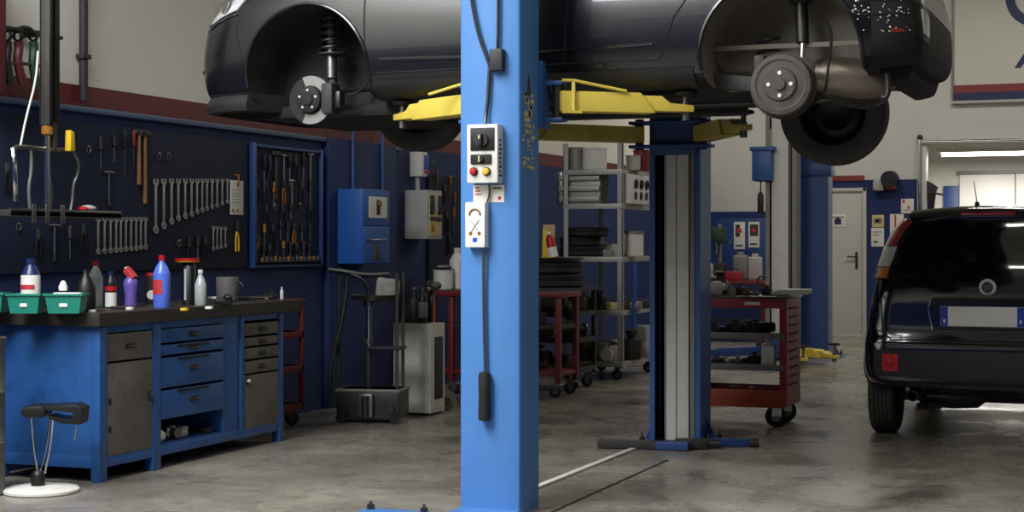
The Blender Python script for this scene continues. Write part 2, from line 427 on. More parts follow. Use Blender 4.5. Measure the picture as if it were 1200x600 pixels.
# ---------------- the blue post standing nearest
NX, NY0, NY1, NW = -2.965, 7.41, 7.67, .31
NPT = thing('lift_post', 'tall bright blue car lift post with control boxes on its front', 'car lift', (NX, NY0+.13, 0), 0, None)
b = MB(); hw = NW/2; T = .018; ZT = 3.7
prof = [(-hw, NY1), (-hw, NY0+.012), (-hw+.004, NY0+.004), (-hw+.012, NY0), (hw-.012, NY0), (hw-.004, NY0+.004), (hw, NY0+.012), (hw, NY1), (hw-.07, NY1), (hw-.07, NY1-T), (hw-T, NY1-T), (hw-T, NY0+T), (-hw+T, NY0+T), (-hw+T, NY1-T), (-hw+.07, NY1-T), (-hw+.07, NY1)]
b.prism([(NX+x, y, .022) for x, y in prof], (0, 0, ZT), 'lift_blue')
b.bx(NX-hw-.02, NX+hw+.02, NY0-.02, NY1+.02, ZT+.022, ZT+.05, 'lift_blue', .004)
buildw(b, 'post_channel', NPT)
buildw(MB().bx(NX-.56, NX+.56, NY0-.40, NY0-.17, 0, .022, 'lift_blue', .004).bx(NX-hw, NX+hw, NY0-.18, NY1, 0, .022, 'lift_blue'), 'base_plate', NPT)
for sx in (-.53, -.25, .25, .53):
    q = MB(); q.cyl((NX+sx, NY0-.21, .022), (NX+sx, NY0-.21, .045), .018, 'steel_dark', n=6); q.cyl((NX+sx, NY0-.21, .045), (NX+sx, NY0-.21, .06), .009, 'steel', n=8); buildw(q, 'anchor_bolt', NPT)
# worn yellow emblem and lettering stripe on the post's side
b = MB(); xs = NX+hw+.0008; rng = random.Random(4)
def side(px, py): return on_x(px, py, NX+hw)
zt, zb_ = side(620, 88).z, side(620, 200).z
yc = (NY0+NY1)/2 - .01
b.prism([(xs, yc-.006, zt), (xs, yc+.006, zt), (xs, yc+.03, zt-.10), (xs, yc-.03, zt-.10)], (.0006, 0, 0), 'label_ink')
z = zt-.09
while z > zb_+.18:
    h = rng.uniform(.022, .04)
    for q in range(3):
        y = yc + rng.uniform(-.075, .05); b.bx(xs, xs+.0008, y, y+rng.uniform(.02, .05), z-h*rng.uniform(.5, .9), z, 'decal')
    z -= h
z = zb_+.17
for r in range(8):
    for q in range(3):
        if rng.random() < .22: continue
        b.bx(xs, xs+.0008, yc-.085+q*.058, yc-.085+q*.058+rng.uniform(.02, .057), z-rng.uniform(.008, .018), z+rng.uniform(-.004, .003), 'decal')
    z -= .021
buildw(b, 'worn_emblem', NPT)
# lifting carriage with its bracket ears
b = MB()
b.bx(NX-hw+.03, NX+hw-.03, NY0+.06, NY1+.03, 1.80, 2.42, 'post_blue', .006)
for s in (-1, 1):
    x = NX+s*(hw+.035)
    b.prism([(x-.035, NY1-.005, 1.86), (x-.035, NY1+.12, 1.86), (x-.035, NY1+.12, 2.07), (x-.035, NY1+.03, 2.19), (x-.035, NY1-.005, 2.19)], (.02, 0, 0), 'post_blue', .004)
    b.bx(x-.1, x+.07, NY1+.04, NY1+.13, 1.895, 1.915, 'post_blue', .004).bx(x-.1, x+.07, NY1+.04, NY1+.13, 2.075, 2.095, 'post_blue', .004)
buildw(b, 'lift_carriage', NPT)
ARZ0, ARZ1, SILL = 1.945, 2.045, 2.062
quad_arm(NPT, (NX+hw+.07, NY1+.085), (-2.20, 8.16), .12, .085, ARZ0, ARZ1, M['yellow'], None, SILL, guard=True)
quad_arm(NPT, (NX-hw-.07, NY1+.085), (-3.77, 8.16), .12, .085, ARZ0, ARZ1, M['yellow'], None, SILL, guard=False)
# thin guard rod on the other arm
b = MB(); b.tube([(NX-hw-.06, NY1+.0, 2.10), (NX-hw-.3, NY1+.05, 2.05)], .008, 'yellow'); buildw(b, 'toe_guard', NPT)
# ---------------- what hangs on the post's face
def face(px, py, y=NY0): return on_y(px, py, y)
a, c_ = face(547, 146, NY0-.075), face(583, 214, NY0-.075)
S = thing('switch_box', 'pale grey lift switch box with rotary switches and two buttons, upper on the blue post', 'switch box', ((a.x+c_.x)/2, NY0, c_.z))
b = MB(); b.bx(a.x, c_.x, NY0-.075, NY0, c_.z, a.z, 'white_paint', .006); buildw(b, 'housing', S)
def plate(px0, py0, px1, py1, y0, y1, m, bev=.003):
    p, q = on_y(px0, py0, y0), on_y(px1, py1, y0); return MB().bx(p.x, q.x, y0, y1, q.z, p.z, m, bev)
yf = NY0-.075
o = buildw(plate(551, 150, 579, 176, yf-.006, yf, 'black'), 'rotary_switch', S)
p = on_y(565, 164, yf); b = MB(); b.cyl((p.x, yf-.006, p.z), (p.x, yf-.02, p.z), .034, 'plastic_dark', n=22); b.box((p.x, yf-.028, p.z), (.022, .022, .055), 'plastic_dark', .006); b.box((p.x, yf-.041, p.z+.012), (.008, .003, .018), 'decal')
buildw(b, 'switch_knob', o)
p = on_y(564, 186.5, yf); b = MB(); b.box((p.x, yf-.005, p.z), (.105, .01, .046), 'black', .02, seg=4)
o = buildw(b, 'selector_switch', S); b = MB(); b.cyl((p.x, yf-.01, p.z), (p.x, yf-.022, p.z), .017, 'plastic_dark'); b.box((p.x, yf-.026, p.z), (.008, .012, .03), 'decal', .002); buildw(b, 'switch_knob', o)
for px, m, nm in ((555.5, 'red', 'red mushroom push button'), (570.5, 'yellow_bright', 'yellow push button')):
    p = on_y(px, 201, yf); b = MB(); b.cyl((p.x, yf, p.z), (p.x, yf-.007, p.z), .021, 'steel_dark', n=18); b.lathe([(.015, .006), (.017, .016), (.012, .021), (.001, .022)], (p.x, yf, p.z), (0, -1, 0), m, 16)
    o = buildw(b, 'push_button', S); o['label'] = nm
b = MB(); xr = c_.x+.0008
for k in range(9): b.bx(xr-.001, xr+.0008, yf+.02, yf+.02+random.Random(k).uniform(.02, .035), c_.z+.03+k*.021, c_.z+.04+k*.021, 'label_ink')
buildw(b, 'side_lettering', S)
# two small label plates
for px0, px1, lab in ((555, 574, 'small white instruction plate under the switch box, its lettering faded to pink'), (575, 591, 'small white plate with a red dot beside the faded instruction plate')):
    p, q = on_y(px0, 217, NY0), on_y(px1, 237, NY0)
    o = tag(MB().bx(p.x, q.x, NY0-.003, NY0-.0002, q.z, p.z, 'paper').build('label_plate'), lab, 'label plate', None)
    b = MB()
    if px0 == 555:
        for k in range(3): b.bx(p.x+.008, p.x+.03+.006*k, NY0-.004, NY0-.003, p.z-.016-.016*k, p.z-.010-.016*k, 'red_label')
    else:
        b.cyl(((p.x+q.x)/2+.012, NY0-.003, q.z+.02), ((p.x+q.x)/2+.012, NY0-.004, q.z+.02), .009, 'red', n=14); b.bx(p.x+.012, q.x-.012, NY0-.004, NY0-.003, p.z-.018, p.z-.01, 'label_ink')
    b.build('printed_lines', o)
# lower box with printed pictograms
y2 = NY0-.055
p, q = on_y(545, 237, y2), on_y(568, 290, y2)
S2 = thing('limit_switch_box', 'narrow white box with worn pictograms, lower on the blue post', 'switch box', ((p.x+q.x)/2, NY0, q.z))
buildw(MB().bx(p.x, q.x, y2, NY0, q.z, p.z, 'white_plastic', .005), 'housing', S2)
b = MB(); cx = (p.x+q.x)/2
pts = [(cx+.028*math.cos(t), y2-.0008, p.z-.062+.028*math.sin(t)) for t in [PI*k/8 for k in range(9)]]
b.tube(pts, .005, 'orange_wood', 5)
for s in (-1, 1): b.beam((cx-s*.022, y2-.0006, p.z-.085), (cx+s*.022, y2-.0006, p.z-.145), .0012, .005, 'label_ink', up=(0, 1, 0)); b.cyl((cx+s*.022, y2, p.z-.15), (cx+s*.022, y2-.0012, p.z-.15), .009, 'orange_wood', n=10)
b.box((cx, y2-.0006, q.z+.036), (.022, .0012, .02), 'plate_blue')
buildw(b, 'pictograms', S2)
# cables
def cable(name, label, pts, r, m, cat='cable', grp=None, smooth=2):
    return tag(MB().tube(pts, r, m, 8, smooth).build(name), label, cat, grp)
yy = NY0-.018
P = lambda px, py, y=yy: on_y(px, py, y)
b = MB(); b.tube([P(569, 146, NY0-.04), P(569, 136), P(572, 118), P(573, 90), P(574, 78)], .009, 'steel_dark', 8, 2)
cb = tag(b.build('control_cable'), 'dark armoured cable rising from the upper switch box to the black splice', 'cable')
MB().tube([P(575, 80), P(570, 66), P(562, 45), P(556, 20), P(552, -4), P(548, -40), P(548, -150)], .0085, 'steel_dark', 8, 2).build('branch_cable', cb)
MB().tube([P(583, 60), P(584, 30), P(584, -10), P(584, -150)], .0085, 'steel_dark', 8, 1).build('branch_cable', cb)
p, q = P(576, 58), P(591, 83)
MB().bx(p.x, q.x, NY0-.05, NY0, q.z, p.z, 'plastic_dark', .008).build('splice_box', cb)
b = MB(); b.tube([P(567, 290, NY0-.03), P(567, 330), P(567.5, 380), P(569, 438)], .0085, 'steel', 8, 1)
rl = tag(b.build('release_rod'), 'thin steel pull rod hanging below the lower box with black grip', 'pull rod')
p = P(569, 436); q = P(569, 493)
MB().lathe([(.014, 0), (.028, .004), (.03, .02), (.028, .12), (.03, .215), (.024, .232), (.01, .236)], (q.x, NY0-.032, q.z), (0, 0, 1), 'rubber', 18).build('grip', rl)
b = MB(); b.tube([P(573, 213), P(574, 226), P(571, 237)], .005, 'steel', 6, 1); tag(b.build('link_cable'), 'short grey cable joining the two boxes on the blue post', 'cable')
# ---------------- the post across the car
FX, FY = -2.85, 10.31; FW = .335
FPT = thing('lift_post', 'open-fronted blue car lift post with a long grey inner cover', 'car lift', (FX, FY+.13, 0))
b = MB(); hw = FW/2; D = .27
prof = [(-hw, 0), (-hw, D), (hw, D), (hw, 0), (hw-.034, 0), (hw-.034, .016), (hw-.016, .016), (hw-.016, D-.016), (-hw+.016, D-.016), (-hw+.016, .016), (-hw+.034, .016), (-hw+.034, 0)]
b.prism([(FX+x, FY+y, .02) for x, y in prof], (0, 0, 3.6), 'post_blue')
b.bx(FX-hw-.02, FX+hw+.02, FY-.02, FY+D+.02, 3.62, 3.65, 'post_blue', .004)
buildw(b, 'post_channel', FPT)
b = MB()
b.bx(FX-hw+.092, FX+hw-.085, FY+.03, FY+.05, .03, 1.95, 'grey_plate', .004)
b.bx(FX-hw+.168, FX-hw+.173, FY+.027, FY+.032, .03, 1.95, 'steel_dark')
b.bx(FX-hw+.092, FX-hw+.10, FY+.022, FY+.03, .03, 1.95, 'steel')
buildw(b, 'inner_cover', FPT)
b = MB(); b.bx(FX+hw-.074, FX+hw-.042, FY+.02, FY+.06, .03, 1.95, 'skin_grey', .004); buildw(b, 'cable_duct', FPT)
b = MB(); b.cyl((FX-hw+.04, FY+.10, .02), (FX-hw+.04, FY+.10, 1.95), .018, 'black', n=10); b.cyl((FX+hw-.045, FY+.10, .02), (FX+hw-.045, FY+.10, 1.95), .014, 'black', n=10); b.bx(FX-hw+.017, FX+hw-.017, FY+.2, FY+.21, .02, 3.6, 'black_matt')
buildw(b, 'spindle', FPT)
base_plate(FPT, FX, FY-.04, FY+D+.08, .26, 'dark_blue')
b = MB(); b.bx(FX-hw+.02, FX+hw-.02, FY-.05, FY+.2, 1.86, 2.36, 'dark_blue', .006); b.bx(FX-hw-.1, FX+hw+.1, FY-.14, FY-.01, 1.90, 1.92, 'dark_blue', .004).bx(FX-hw-.1, FX+hw+.1, FY-.14, FY-.01, 2.05, 2.07, 'dark_blue', .004)
buildw(b, 'lift_carriage', FPT)
for s, x1, ye in ((1, -2.20, 9.44), (-1, -3.77, 9.44)):
    quad_arm(FPT, (FX+s*(hw+.04), FY-.09), (x1, ye), .13, .09, 1.935, 2.035, M['yellow_old'], None, SILL, inner='yellow_old')
b = MB()
b.beam((FX-.42, FY-.30, .03), (FX-.05, FY-.24, .03), .07, .05, 'iron', .006); b.beam((FX-.05, FY-.24, .03), (FX+.16, FY-.24, .03), .075, .05, 'dark_blue', .006)
buildw(b, 'foot_bar', FPT)
b = MB(); b.beam((FX+.05, FY-.17, .035), (FX+.24, FY-.10, .035), .09, .06, 'iron', .008); b.cyl((FX+.24, FY-.10, .035), (FX+.31, FY-.08, .035), .03, 'steel_dark'); b.beam((FX+.22, FY+.02, .03), (FX+.46, FY+.1, .03), .05, .05, 'dark_blue', .006); b.cyl((FX+.46, FY+.1, .03), (FX+.52, FY+.115, .03), .03, 'iron')
buildw(b, 'foot_bracket', FPT)
# strip over the cable run between the posts, and a seam in the floor
tag(MB().bx(-3.055, -3.015, 7.80, 10.0, 0, .014, 'white_dirty', .005).build('cable_cover'), 'pale narrow strip lying on the floor between the two lift posts', 'cable cover')
o = MB().bx(-2.705, -2.69, 7.0, 9.6, .0, .003, 'black_matt').build('trim_4'); o['kind'] = 'structure'
# ---------------- lifts of the bays behind
def rear_post(x, y, label, front, arms):
    t = thing('lift_post', label, 'car lift', (x, y, 0))
    b = MB(); hw = .17; D = .26; m = 'dark_blue'
    if front:
        prof = [(-hw, 0), (-hw, D), (hw, D), (hw, 0), (hw-.045, 0), (hw-.045, .016), (hw-.016, .016), (hw-.016, D-.016), (-hw+.016, D-.016), (-hw+.016, .016), (-hw+.045, .016), (-hw+.045, 0)]
        b.prism([(x+a, y+c, .02) for a, c in prof], (0, 0, 2.95), 'skin_grey'); buildw(b, 'post_channel', t)
        b = MB().bx(x-hw+.06, x+hw-.09, y+.03, y+.05, .03, 2.9, 'grey_plate', .004); b.bx(x+hw-.08, x+hw-.06, y+.02, y+.06, .03, 2.9, 'steel_dark'); buildw(b, 'inner_cover', t)
        base_plate(t, x, y-.05, y+D+.08, .25, 'dark_blue')
    else:
        prof = [(-hw, 0), (hw, 0), (hw, D), (hw-.05, D), (hw-.05, D-.016), (hw-.016, D-.016), (hw-.016, .016), (-hw+.016, .016), (-hw+.016, D-.016), (-hw+.05, D-.016), (-hw+.05, D), (-hw, D)]
        b.prism([(x+a, y+c, .02) for a, c in prof], (0, 0, 2.55), m); buildw(b, 'post_channel', t)
        b = MB().bx(x-hw-.03, x+hw+.03, y-.03, y+D+.03, 2.05, 2.2, m, .01); buildw(b, 'collar', t)
        base_plate(t, x, y-.1, y+D+.1, .30, 'dark_blue')
    return t
pB = on_y(915, 300, 18.2)
RB = rear_post(pB.x, 18.2, 'grey open-fronted lift post with a blue motor box, beyond the red tool cart', True, None)
p, q = on_y(882, 172, 18.15), on_y(905, 212, 18.15)
b = MB(); b.bx(p.x, q.x, 18.1, 18.4, q.z, p.z, 'post_blue', .02); b.bx(p.x-.02, q.x+.03, 18.08, 18.42, p.z-.05, p.z, 'post_blue', .01); b.cyl((q.x-.06, 18.25, p.z), (q.x-.06, 18.25, p.z+.2), .03, 'grey_plate')
o = buildw(b, 'motor_box', RB)
b = MB(); b.lathe([(.02, 0), (.035, .02), (.035, .2), (.015, .24)], (p.x+.1, 18.1, q.z-.36), (0, 0, 1), 'plastic_dark', 12); b.tube([(p.x+.1, 18.1, q.z-.12), (p.x+.1, 18.12, q.z)], .008, 'black'); buildw(b, 'pendant_switch', RB)
b = MB(); b.bx(pB.x-.13, pB.x+.13, 18.08, 18.38, .03, .3, 'dark_blue', .006); buildw(b, 'lift_carriage', RB)
for p0, p1, m in (((pB.x+.2, 18.0), (-3.12, 17.55), 'yellow'), ((pB.x+.16, 17.95), (-3.35, 17.05), 'yellow'), ((pB.x-.2, 18.0), (-4.55, 17.3), 'dark_blue')):
    quad_arm(RB, p0, p1, .13, .10, .07, .16, M[m], None, .24, inner=m)
pA = on_y(953, 300, 18.75)
RA = rear_post(pA.x, 18.75, 'plain dark blue lift post beside the white door', False, None)
# ------------------------------------------------------------------ cars (local: x from nose to tail, -y the car's own left side, z up)
def tab(t, x):
    if x <= t[0][0]: return t[0][1]
    for (a, va), (b, vb) in zip(t, t[1:]):
        if x <= b: return va + (vb-va)*(x-a)/(b-a)
    return t[-1][1]
def car_shell(D, root):
    L = D['L']; bm = bmesh.new(); R = []
    for x in D['xs']:
        w, zb, zt, zs, g = tab(D['w'], x), tab(D['zb'], x), tab(D['zt'], x), tab(D['zs'], x), tab(D['g'], x)
        gr = tab(D['rail'], x)
        prof = [(0, zb), (.84*w, zb), (.955*w, zb+.05), (w, .44), (.995*w, .64), (.98*w, .72 if zs > .84 else zs-.06), (.93*w, zs),
                (w*(.80*(1-g)+gr*g), (zs+(zt-zs)*.55)*(1-g)+(zt-.075)*g), (w*(.42*(1-g)+gr*.62*g), (zt-.006)*(1-g)+(zt-.022)*g), (0, zt)]
        def off(z):
            f = max(0, 1-x/.55); r = max(0, 1-(L-x)/.55)
            return tab(D['front'], z)*f - tab(D['rear'], z)*r
        R.append(([Vector((x+off(z), -y, z)) for y, z in prof], [Vector((x+off(z), y, z)) for y, z in prof]))
    n = len(R[0][0]); V = []
    for l, r in R:
        lv = [bm.verts.new(p) for p in l]; rv = [lv[0]] + [bm.verts.new(p) for p in r[1:-1]] + [lv[-1]]
        V.append((lv, rv))
    for (l0, r0), (l1, r1) in zip(V, V[1:]):
        for j in range(n-1):
            bm.faces.new((l0[j], l0[j+1], l1[j+1], l1[j])); bm.faces.new((r0[j], r1[j], r1[j+1], r0[j+1]))
    for l, r in (V[0], V[-1]):
        for j in range(n-1):
            q = [l[j], l[j+1], r[j+1], r[j]]; q = list(dict.fromkeys(q)); bm.faces.new(q)
    bmesh.ops.recalc_face_normals(bm, faces=bm.faces)
    # underside in dark matt material
    for f in bm.faces:
        if f.normal.z < -.7 and f.calc_center_median().z < .3: f.material_index = 2
    me = bpy.data.meshes.new('body'); bm.to_mesh(me); bm.free()
    for m in D['mats']: me.materials.append(M[m])
    o = bpy.data.objects.new('body', me); COL.objects.link(o)
    o.modifiers.new('s', 'SUBSURF').levels = 2
    cut = []
    for (cx, cz, r, depth) in D['arches']:
        for s in (-1, 1):
            c = MB(); c.mats = [M[m] for m in D['mats']]
            c.lathe([(r*.9, -depth+.0), (r, -depth+.06), (r, .6)], (cx, s*(D['hw']), cz), (0, s, 0), D['mats'][1 if cx < 1.5 else 3], 56)
            k = c.build('cut', sharp=30); k.hide_render = True
            cut.append(k); b = o.modifiers.new('b', 'BOOLEAN'); b.object = k; b.solver = 'EXACT'; b.operation = 'DIFFERENCE'
    dg = bpy.context.evaluated_depsgraph_get(); dg.update()
    nm = bpy.data.meshes.new_from_object(o.evaluated_get(dg))
    o.modifiers.clear(); o.data = nm
    for k in cut: bpy.data.objects.remove(k)
    nm.polygons.foreach_set('use_smooth', [True]*len(nm.polygons)); nm.set_sharp_from_angle(angle=math.radians(42))
    o.parent = root
    b = bmesh.new(); b.from_mesh(nm); bvh = BVHTree.FromBMesh(b); b.free()
    return o, bvh
def hit(bvh, o, d):
    h = bvh.ray_cast(Vector(o), Vector(d))
    return (h[0], h[1]) if h[0] is not None else (None, None)
class Skin:
    """sits things on a car body: s.p(a, b) drops a point onto the body along a direction"""
    def __init__(s, bvh, d): s.bvh = bvh; s.d = Vector(d).normalized()
    def p(s, pt, off=0.):
        q = Vector(pt) - s.d*9; h, n = hit(s.bvh, q, s.d)
        if h is None: return Vector(pt)
        if n.dot(s.d) > 0: n = -n
        return h + n*off
    def patch(s, top, bot, m, n=14, k=6, off=.004, mb=None, edge=None):
        mb = mb or MB()
        def along(pl, t):
            ls = [(Vector(b)-Vector(a)).length for a, b in zip(pl, pl[1:])]; T = t*sum(ls)
            for i, l in enumerate(ls):
                if T <= l or i == len(ls)-1: return Vector(pl[i]).lerp(Vector(pl[i+1]), min(1, T/l))
                T -= l
        V = []
        for i in range(n+1):
            a, b = along(top, i/n), along(bot, i/n)
            V.append([mb.bm.verts.new(s.p(a.lerp(b, j/k), off)) for j in range(k+1)])
        fs = [mb.bm.faces.new((V[i][j], V[i][j+1], V[i+1][j+1], V[i+1][j])) for i in range(n) for j in range(k)]
        # a rim sunk into the body gives the patch its thickness
        ring = [V[i][0] for i in range(n+1)] + [V[n][j] for j in range(1, k+1)] + [V[i][k] for i in range(n-1, -1, -1)] + [V[0][j] for j in range(k-1, 0, -1)]
        dn = [mb.bm.verts.new(v.co + s.d*(off+.01)) for v in ring]
        for i in range(len(ring)):
            q = (i+1) % len(ring); fs.append(mb.bm.faces.new((ring[i], ring[q], dn[q], dn[i])))
        mb._fin(fs, m); return mb
    def line(s, pts, r, m, mb=None, off=0., seg=10, smooth=0):
        mb = mb or MB(); q = []
        for a, b in zip(pts, pts[1:]):
            a, b = Vector(a), Vector(b)
            for i in range(seg): q.append(s.p(a.lerp(b, i/seg), off))
        q.append(s.p(pts[-1], off)); mb.tube(q, r, m, 6, smooth); return mb
def road_wheel(root, c, s, R=.295, wd=.175, rim='steel', hub=True):
    """tyre with steel rim; s: which side faces out along y"""
    t = MB()
    h = wd/2; rr = R*.64
    prof = [(rr, -h*.85), (R*.78, -h), (R*.92, -h*.97), (R*.985, -h*.80)]
    for k in range(-2, 3):
        z = k*h*.30
        prof += [(R, z-h*.11), (R, z+h*.10), (R-.008, z+h*.12), (R-.008, z+h*.18)] if k < 2 else [(R, z-h*.11), (R, z+h*.12)]
    prof += [(R*.985, h*.80), (R*.92, h*.97), (R*.78, h), (rr, h*.85)]
    t.lathe(prof + [(rr-.01, 0)], c, (0, s, 0), 'rubber_dusty', 48, close=True)
    o = t.build('wheel', root)
    d = MB()
    d.lathe([(rr, -h*.85), (rr-.012, -h*.8), (rr-.03, -h*.5), (rr-.03, h*.3), (rr-.05, h*.45), (.10, h*.35), (.075, h*.55), (.001, h*.55)], c, (0, s, 0), rim, 36, cap=False)
    d.lathe([(rr, h*.85), (rr-.012, h*.8), (rr-.03, h*.42), (rr-.05, h*.5), (.10, h*.40), (.075, h*.6), (.001, h*.6)], c, (0, s, 0), rim, 36, cap=False)
    d.build('rim', o)
    return o
# ---------------- the black hatchback up on the lift
CZ = 1.862
CX0, CYC = -5.06, 8.79
CAR = thing('car', 'black hatchback raised on the lift with its near side wheels taken off', 'car', (CX0, CYC, CZ))
A1, A2 = .80, 3.375
D = dict(L=4.06, hw=.84,
    xs=[0, .03, .10, .22, .42, .65, .95, 1.15, 1.6, 1.85, 2.2, 2.6, 2.95, 3.25, 3.55, 3.75, 3.90, 4.0, 4.04, 4.06],
    w=[(0, .56), (.03, .62), (.10, .70), (.22, .765), (.42, .81), (.65, .835), (.95, .845), (2.6, .85), (3.25, .85), (3.55, .84), (3.75, .815), (3.9, .77), (4.0, .70), (4.06, .62)],
    zb=[(0, .22), (.1, .19), (.3, .185), (.7, .20), (3.2, .20), (3.6, .24), (4.06, .30)],
    zt=[(0, .80), (.1, .84), (.3, .90), (.7, .97), (1.0, 1.02), (1.15, 1.06), (1.6, 1.36), (1.85, 1.455), (2.3, 1.49), (2.9, 1.475), (3.4, 1.42), (3.6, 1.37), (3.85, 1.15), (4.0, 1.02), (4.06, 1.0)],
    zs=[(0, .70), (.1, .76), (.3, .83), (.7, .89), (1.15, .93), (2.5, .96), (3.5, 1.02), (3.8, 1.0), (4.06, .93)],
    g=[(1.0, 0), (1.6, 1), (3.6, 1), (3.95, .2)], rail=[(0, .7), (4, .70)],
    front=[(.1, .10), (.25, .02), (.45, 0), (.62, .03), (.75, .11), (.9, .25), (1.2, .4)], rear=[(.2, .12), (.35, .02), (.5, 0), (.62, .02), (.8, .06), (1.0, .16), (1.4, .5)],
    arches=[(A1, .34, .375, .42), (A2, .34, .385, .40)], mats=['car_black', 'liner_black', 'black_matt', 'liner'])
body, bvh = car_shell(D, CAR)
body.data.materials.append(M['plastic_rough'])
for f in body.data.polygons:
    c = f.center
    if f.material_index == 0 and c.x > 3.80 and c.z < .60: f.material_index = 4
SK = Skin(bvh, (0, 1, 0))       # onto the near side
SKF = Skin(bvh, (1, 0, 0)); SKR = Skin(bvh, (-1, 0, 0))
# arch lips
for cx, r, a0, a1, m in ((A1, .382, -8, 188, 'car_black'), (A2, .392, -12, 188, 'car_black')):
    b = MB(); pts = []
    for k in range(41):
        t = math.radians(a0+(a1-a0)*k/40); p = SK.p((cx+r*math.cos(t), 0, .34+r*math.sin(t)), .002); pts.append(p)
    b.tube(pts, .011, m, 8); b.build('arch_lip', CAR)
# sill trim, doors, handle seam lines
b = SK.patch([(1.20, 0, .300), (2.95, 0, .305)], [(1.20, 0, .215), (2.95, 0, .215)], 'plastic_dark', 24, 4, .010); b.build('sill_trim', CAR)
for pts in ([(1.20, 0, .33), (1.165, 0, .50), (1.16, 0, .80), (1.19, 0, .95)], [(2.28, 0, .34), (2.30, 0, .60), (2.30, 0, .97)], [(2.98, 0, .72), (2.86, 0, .55), (2.78, 0, .345), (1.22, 0, .335)], [(2.98, 0, .72), (3.02, 0, .85), (3.0, 0, 1.0)]):
    SK.line(pts, .0045, 'black_matt', off=-.001).build('door_seam', CAR)
SK.line([(1.25, 0, .405), (1.9, 0, .395), (2.75, 0, .425)], .010, 'car_black', off=0).build('body_crease', CAR)
# glass
SK.patch([(1.50, 0, 1.26), (1.72, 0, 1.375), (2.25, 0, 1.405)], [(1.28, 0, .985), (1.7, 0, .985), (2.25, 0, 1.0)], 'glass_dark', 16, 8, .003).build('side_window', CAR)
SK.patch([(2.33, 0, 1.405), (2.95, 0, 1.385)], [(2.33, 0, 1.0), (3.05, 0, 1.05)], 'glass_dark', 12, 8, .003).build('side_window', CAR)
SKT = Skin(bvh, (0, 0, -1))
SKT.patch([(1.22, -.62, 0), (1.22, .62, 0)], [(1.72, -.52, 0), (1.72, .52, 0)], 'glass_dark', 14, 10, .003).build('windshield', CAR)
SKT.patch([(3.55, -.5, 0), (3.55, .5, 0)], [(3.83, -.55, 0), (3.83, .55, 0)], 'glass_dark', 12, 8, .003).build('rear_window', CAR)
# head lamp and the bright trim band below it, on the near front corner
SKC = Skin(bvh, (.62, .72, -.28))
def fc(x, y, z): return (x, y, z)
b = SKC.patch([(.06, -.50, .74), (.20, -.66, .80), (.44, -.76, .84)], [(.035, -.54, .645), (.16, -.70, .66), (.34, -.775, .72)], 'tail_clear', 14, 7, .006)
hl = b.build('headlight', CAR); hl['label'] = 'clear headlight'
for q in (.12, .26):
    c0 = SKC.p((.03+q, -.56-q*.5, .74), .004); MB().lathe([(.001, 0), (.035, .002), (.05, .012), (.052, .02)], c0, SKC.d*-1, 'chrome', 18).build('lamp_reflector', hl)
SKC.line([(.035, -.56, .625), (.14, -.70, .635), (.35, -.79, .70)], .006, 'chrome', off=.002).build('chrome_trim', CAR)
SK.line([(.40, 0, .44), (.36, 0, .58), (.37, 0, .72)], .003, 'black_matt').build('bumper_seam', CAR)
SKF.line([(0, -.60, .40), (0, .60, .40)], .012, 'black_matt').build('grille_bar', CAR)
SKF.patch([(0, -.42, .37), (0, .42, .37)], [(0, -.42, .24), (0, .42, .24)], 'black_matt', 12, 4, .003).build('lower_grille', CAR)
# front lip running under the bumper
b = MB(); V = []
for k in range(27):
    t = math.radians(-97 + 194*k/26); n = Vector((-math.cos(t), math.sin(t), 0)); c0 = Vector((.62, 0, .25))
    h, _ = hit(bvh, c0 + n*3, -n)
    if h is None: continue
    q = [(-.03, .16), (.018, .165), (.026, .20), (.012, .245), (-.01, .262), (-.03, .262)]
    V.append([Vector((h.x, h.y, 0)) + n*o_ + Vector((0, 0, z)) for o_, z in q])
b.rings(V, 'plastic_dark'); b.build('front_lip', CAR)
# tail lamp, bumper edge, reflector, white specks
SKD = Skin(bvh, (-.75, .62, -.1))
b = SKD.patch([(3.80, -.78, .98), (4.0, -.62, .96)], [(3.86, -.77, .66), (4.04, -.62, .66)], 'black', 8, 8, .004); tl = b.build('tail_light', CAR)
SKD.patch([(3.87, -.75, .90), (3.97, -.66, .88)], [(3.90, -.75, .69), (3.99, -.665, .69)], 'tail_clear', 6, 8, .009).build('lamp_lens', tl)
b = SKD.patch([(3.95, -.66, .585), (4.05, -.47, .565)], [(3.97, -.66, .41), (4.05, -.49, .40)], 'black', 8, 8, .004); bl = b.build('bumper_lamp', CAR)
SKD.patch([(3.985, -.61, .55), (4.05, -.50, .535)], [(4.0, -.60, .435), (4.05, -.51, .43)], 'tail_clear', 6, 8, .009).build('lamp_lens', bl)
SK.line([(3.74, 0, .52), (3.9, 0, .525), (4.0, 0, .53)], .004, 'black_matt').build('bumper_seam', CAR)
SKD.patch([(3.88, -.73, .455), (3.93, -.69, .452)], [(3.88, -.73, .438), (3.93, -.69, .438)], 'sign_red', 6, 2, .004).build('bumper_reflector', CAR)
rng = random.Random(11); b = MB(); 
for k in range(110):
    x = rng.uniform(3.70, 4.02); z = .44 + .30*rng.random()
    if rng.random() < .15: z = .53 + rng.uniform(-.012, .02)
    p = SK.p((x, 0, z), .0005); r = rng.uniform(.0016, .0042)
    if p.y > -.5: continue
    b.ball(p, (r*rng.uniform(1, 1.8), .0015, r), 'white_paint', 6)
sp = b.build('white_specks', CAR); sp['kind'] = 'stuff'; sp['label'] = 'white specks scattered on the rear bumper'
